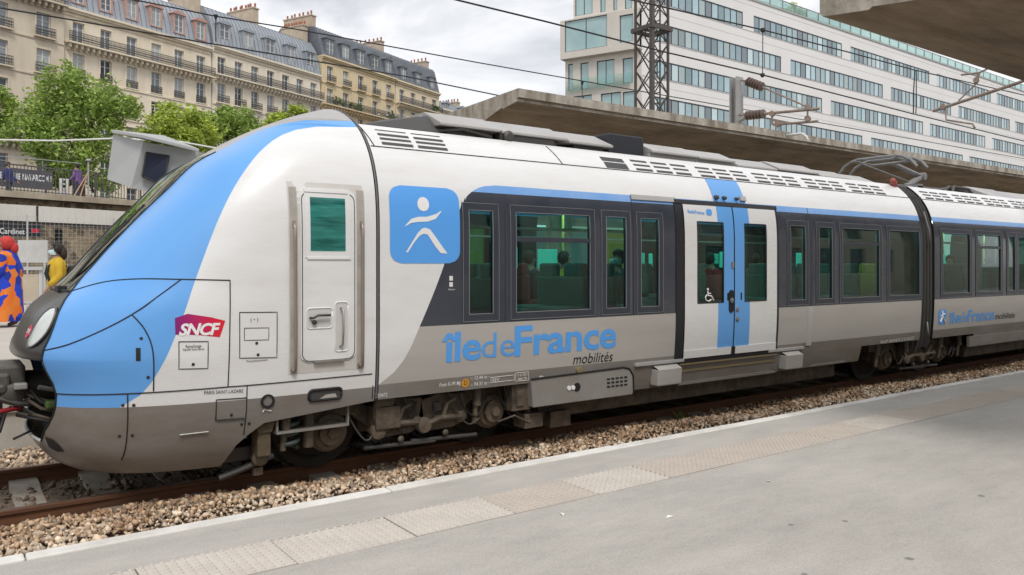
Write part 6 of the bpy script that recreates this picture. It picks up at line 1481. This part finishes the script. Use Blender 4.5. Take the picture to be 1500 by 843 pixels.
FACE_L = math.pi+YAW-math.radians(90)      # facing picture left
# woman with headscarf and patterned dress
wp = wpt(10,478,14.3); T1, J1, hc1, _ = person('woman in blue and orange patterned dress with red headscarf at the left edge', (wp.x,wp.y,FZ), FACE_L+.15, 1.60, skin=(.09,.045,.028), top=(.02,.05,.45), legs=(.02,.05,.35), hair=(.012,.01,.01))
dm = bpy.data.materials.new('wax_print'); dm.use_nodes = True; t_ = dm.node_tree; b_ = t_.nodes['Principled BSDF']; b_.inputs['Roughness'].default_value = .85
tcw = t_.nodes.new('ShaderNodeTexCoord'); vz = t_.nodes.new('ShaderNodeTexVoronoi'); vz.inputs['Scale'].default_value = 8.5; mpw = t_.nodes.new('ShaderNodeMapping'); mpw.inputs['Rotation'].default_value = (.5,.4,.3); mpw.inputs['Scale'].default_value = (1,1,.8)
t_.links.new(tcw.outputs['Object'], mpw.inputs[0]); t_.links.new(mpw.outputs[0], vz.inputs['Vector']); rw = t_.nodes.new('ShaderNodeValToRGB'); rw.color_ramp.interpolation = 'CONSTANT'
el = rw.color_ramp.elements; el[0].color = (.012,.05,.50,1); el[1].position = .42; el[1].color = (.72,.16,.015,1); x_ = el.new(.66); x_.color = (.01,.03,.30,1); x2 = el.new(.80); x2.color = (.70,.20,.03,1)
sx_ = t_.nodes.new('ShaderNodeSeparateColor'); t_.links.new(vz.outputs['Color'], sx_.inputs[0]); t_.links.new(sx_.outputs[0], rw.inputs[0]); t_.links.new(rw.outputs[0], b_.inputs['Base Color'])
m = MB(); rows = []
for z, rx_, ry_, ox in ((.10,.30,.33,.04),(.3,.29,.31,.03),(.6,.26,.27,.01),(.85,.235,.245,0),(1.0,.20,.225,0),(1.15,.19,.215,0),(1.26,.175,.225,0),(1.34,.13,.19,0),(1.38,.08,.09,0)):
    rows.append([(ox+rx_*math.cos(a)*(1+.04*math.sin(7*a)*(1 if z < .9 else 0)), ry_*math.sin(a)*(1+.04*math.cos(6*a)*(1 if z < .9 else 0)), z) for a in np.linspace(0,2*math.pi,37)])
m.grid(rows)
for sg, nm in ((-1,'r'),(1,'l')):
    a_, b2, c_ = [Vector(J1[nm+q][:3]) for q in ('sh','elbow','wrist')]; m.tube([a_+Vector((0,-sg*.05,.02)), a_, b2, (b2+c_)/2], [.10,.115,.12,.13], 12)
loc_build(m, 'dress', dm, T1, smooth=True)
rs = M('scarf_red', (.55,.055,.045), .85, noise=(14,.7), rgb2=(.38,.02,.03))
blob('headscarf', T1, rs, hc1+Vector((-.02,0,.02)), .135, (1.0,.95,1.02), 18, lambda p: p if p.x < .05 or p.z > .05 else Vector((.05, p.y, p.z)))
blob('scarf_knot', T1, rs, hc1+Vector((-.13,-.02,-.06)), .085, (.9,.9,1.3), 12)
# woman with mask and headphones
wp = wpt(84,470,13.0); T2, J2, hc2, _ = person('woman in yellow top with blue face mask and headphones beside the windscreen', (wp.x,wp.y,FZ), FACE_L+.65, 1.48, skin=(.42,.26,.18), top=(.62,.40,.03), legs=(.03,.035,.05), hair=(.028,.018,.012), mask=True, arms=.03)
m = MB(); m.tube([hc2+Vector((0,.112*math.sin(a),.125*math.cos(a))) for a in np.linspace(-1.5,1.5,13)], .012, 8); 
for sg in (-1,1): m.lathe([(.045,0),(.045,.03),(.03,.04)], hc2+Vector((0,sg*.095,-.005)), (0,sg,0), 14)
loc_build(m, 'headphones', black, T2, smooth='auto')
blob('hair_length', T2, MATS['hair_28'], hc2+Vector((-.10,0,-.07)), .085, (.8,1.0,1.4), 14)
kk = .80
for sg in (-1,1):
    m = MB(); m.tube([Vector((.11,sg*.09,1.02*kk)), Vector((.16,sg*.10,1.22*kk)), Vector((.13,sg*.095,1.38*kk)), Vector((.02,sg*.09,1.455*kk)), Vector((-.12,sg*.09,1.36*kk))], .02, 8); loc_build(m, 'bag_strap', M('bag_black', (.02,.02,.022), .8), T2, smooth='auto')
m = MB(); m.box(-.34,-.15,-.14,.14,.98*kk,1.38*kk); loc_build(m, 'backpack', MATS['bag_black'], T2, bevel=.05)
# pedestrians on the street
for lab, u, y, top, legs, dirn in (('pedestrian in navy jacket on the street above the station', 12, 4.5, (.03,.045,.16), (.05,.05,.06), 0), ('pedestrian in purple jacket behind the white ladder gate', 113, 2.5, (.22,.10,.34), (.04,.04,.07), 1)):
    p = stpt(u, 280, y); w_ = st_world(p.x, y, STZ); person(lab, (w_.x,w_.y,STZ-.02), FACE_L+(0 if dirn else math.pi), 1.68, top=top, legs=legs, group='pedestrians on the street')
# passengers
PASS = [('seated passenger with dark hair and mask behind the narrow third window', 906, -.85, (.03,.10,.12)), ('passenger in dark coat at the left of the wide sliding window', 775, .8, (.05,.05,.07)), ('passenger in yellow top at the right of the wide sliding window', 826, .75, (.55,.42,.04)),
        ('passenger in red top behind the left door pane', 1040, .6, (.35,.03,.04)), ('passenger in brown jacket behind the right door pane', 1106, .7, (.20,.12,.07)), ('passenger in yellow coat behind the narrow sixth window', 1209, .2, (.60,.40,.05)), ('passenger in green shirt behind the seventh window', 1252, .7, (.08,.22,.06)), ('passenger in orange top at the right of the seventh window', 1276, .5, (.50,.18,.04)),
        ('passenger in black coat behind the window before the gangway', 1330, -.3, (.03,.03,.035)), ('passenger in bright blue coat in the second car', 1392, -.6, (.02,.08,.55)), ('passenger in olive jacket behind the second window of the second car', 1448, .4, (.22,.24,.07))]
for lab, u, dy, top in PASS:
    x = atY(u, 400, YC+dy).x; person(lab, (x, YC+dy, 1.30), math.pi if dy < 0 else 0, 1.70, skin=(.36,.22,.15), top=top, sitting=True, group='train passengers', mask=(u == 906))

# ------------------------------------------------------------------ weeds in the ballast
wm = M('weed', (.13,.17,.04), .8, noise=(9,.7), rgb2=(.22,.22,.07))
for lab, u, v, hgt in (('small green weed in the ballast before the door', 997, 617, .16), ('tall thin weed growing beside the second bogie', 1250, 566, .24), ('little dry weed at the platform edge below the weed by the bogie', 1247, 576, .10)):
    p = atZ(u, v, -.14); m = MB()
    for k in range(26):
        a = random.uniform(0, 6.28); r_ = random.uniform(.02,.10); h_ = hgt*random.uniform(.4,1); b = Vector((p.x+random.gauss(0,.025), p.y+random.gauss(0,.025), -.15)); tip = b+Vector((math.cos(a)*r_, math.sin(a)*r_, h_)); q = Vector((-math.sin(a), math.cos(a), 0))*.009
        m.add([b-q, b+q, (b+tip)/2+q*1.5+Vector((0,0,.02)), tip, (b+tip)/2-q*1.5+Vector((0,0,.02))], [(0,1,2,3,4)])
    tag(m.build('weed', wm, fixn=False), lab, 'weed', 'weeds in the ballast')
# ------------------------------------------------------------------ shelter on the far platform (glimpsed through the train windows) and a pale house added unseen behind the camera for them to reflect
t = thing('platform_shelter', 'pale panelled waiting shelter on the far platform, glimpsed through the train windows', 'shelter', (15.5, 15.4, FZ))
for k in range(9):
    x = 9.6+k*1.5
    m = MB(); m.box(x+.03, x+1.47, 15.35, 15.41, FZ, FZ+1.0); m.build('panel', panelw, t)
    m = MB(); m.box(x+.03, x+1.47, 15.36, 15.40, FZ+1.04, FZ+2.05); m.build('pane', OPG if k % 3 else M('poster_yellow', (.6,.5,.12), .6), t)
    m = MB(); m.box(x-.03, x+.03, 15.32, 15.44, FZ, FZ+2.2); m.build('post', mesh_m, t)
m = MB(); m.box(9.5, 23.2, 14.9, 17.0, FZ+2.2, FZ+2.32); m.build('shelter_roof', panelw, t)
t = thing('reflection_house', 'long pale house added unseen behind the camera for the train windows to reflect', 'building', (10, -13, 0))
m = MB(); hs = [(-24+k*3.2, -22.4+k*3.2, zz, zz+1.7) for k in range(24) for zz in (1.5, 4.8)]
wall_holes(m, -30, 60, -.5, 7.5, hs, -12.0, -.25); m.box(-30, 60, -20, -12.3, -.5, 7.5); m.build('wall', s_c, t)
for a, b, c, d in hs: m = MB(); m.box(a, b, -12.24, -12.2, c, d); m.build('pane', paneg, t)
m = MB(); m.prism([(-12.0+.6, 7.5),(-16, 9.2),(-20.5, 7.5)], lambda a, b, d: (d, a, b), -30.5, 60.5); m.build('roof', zinc2, t)
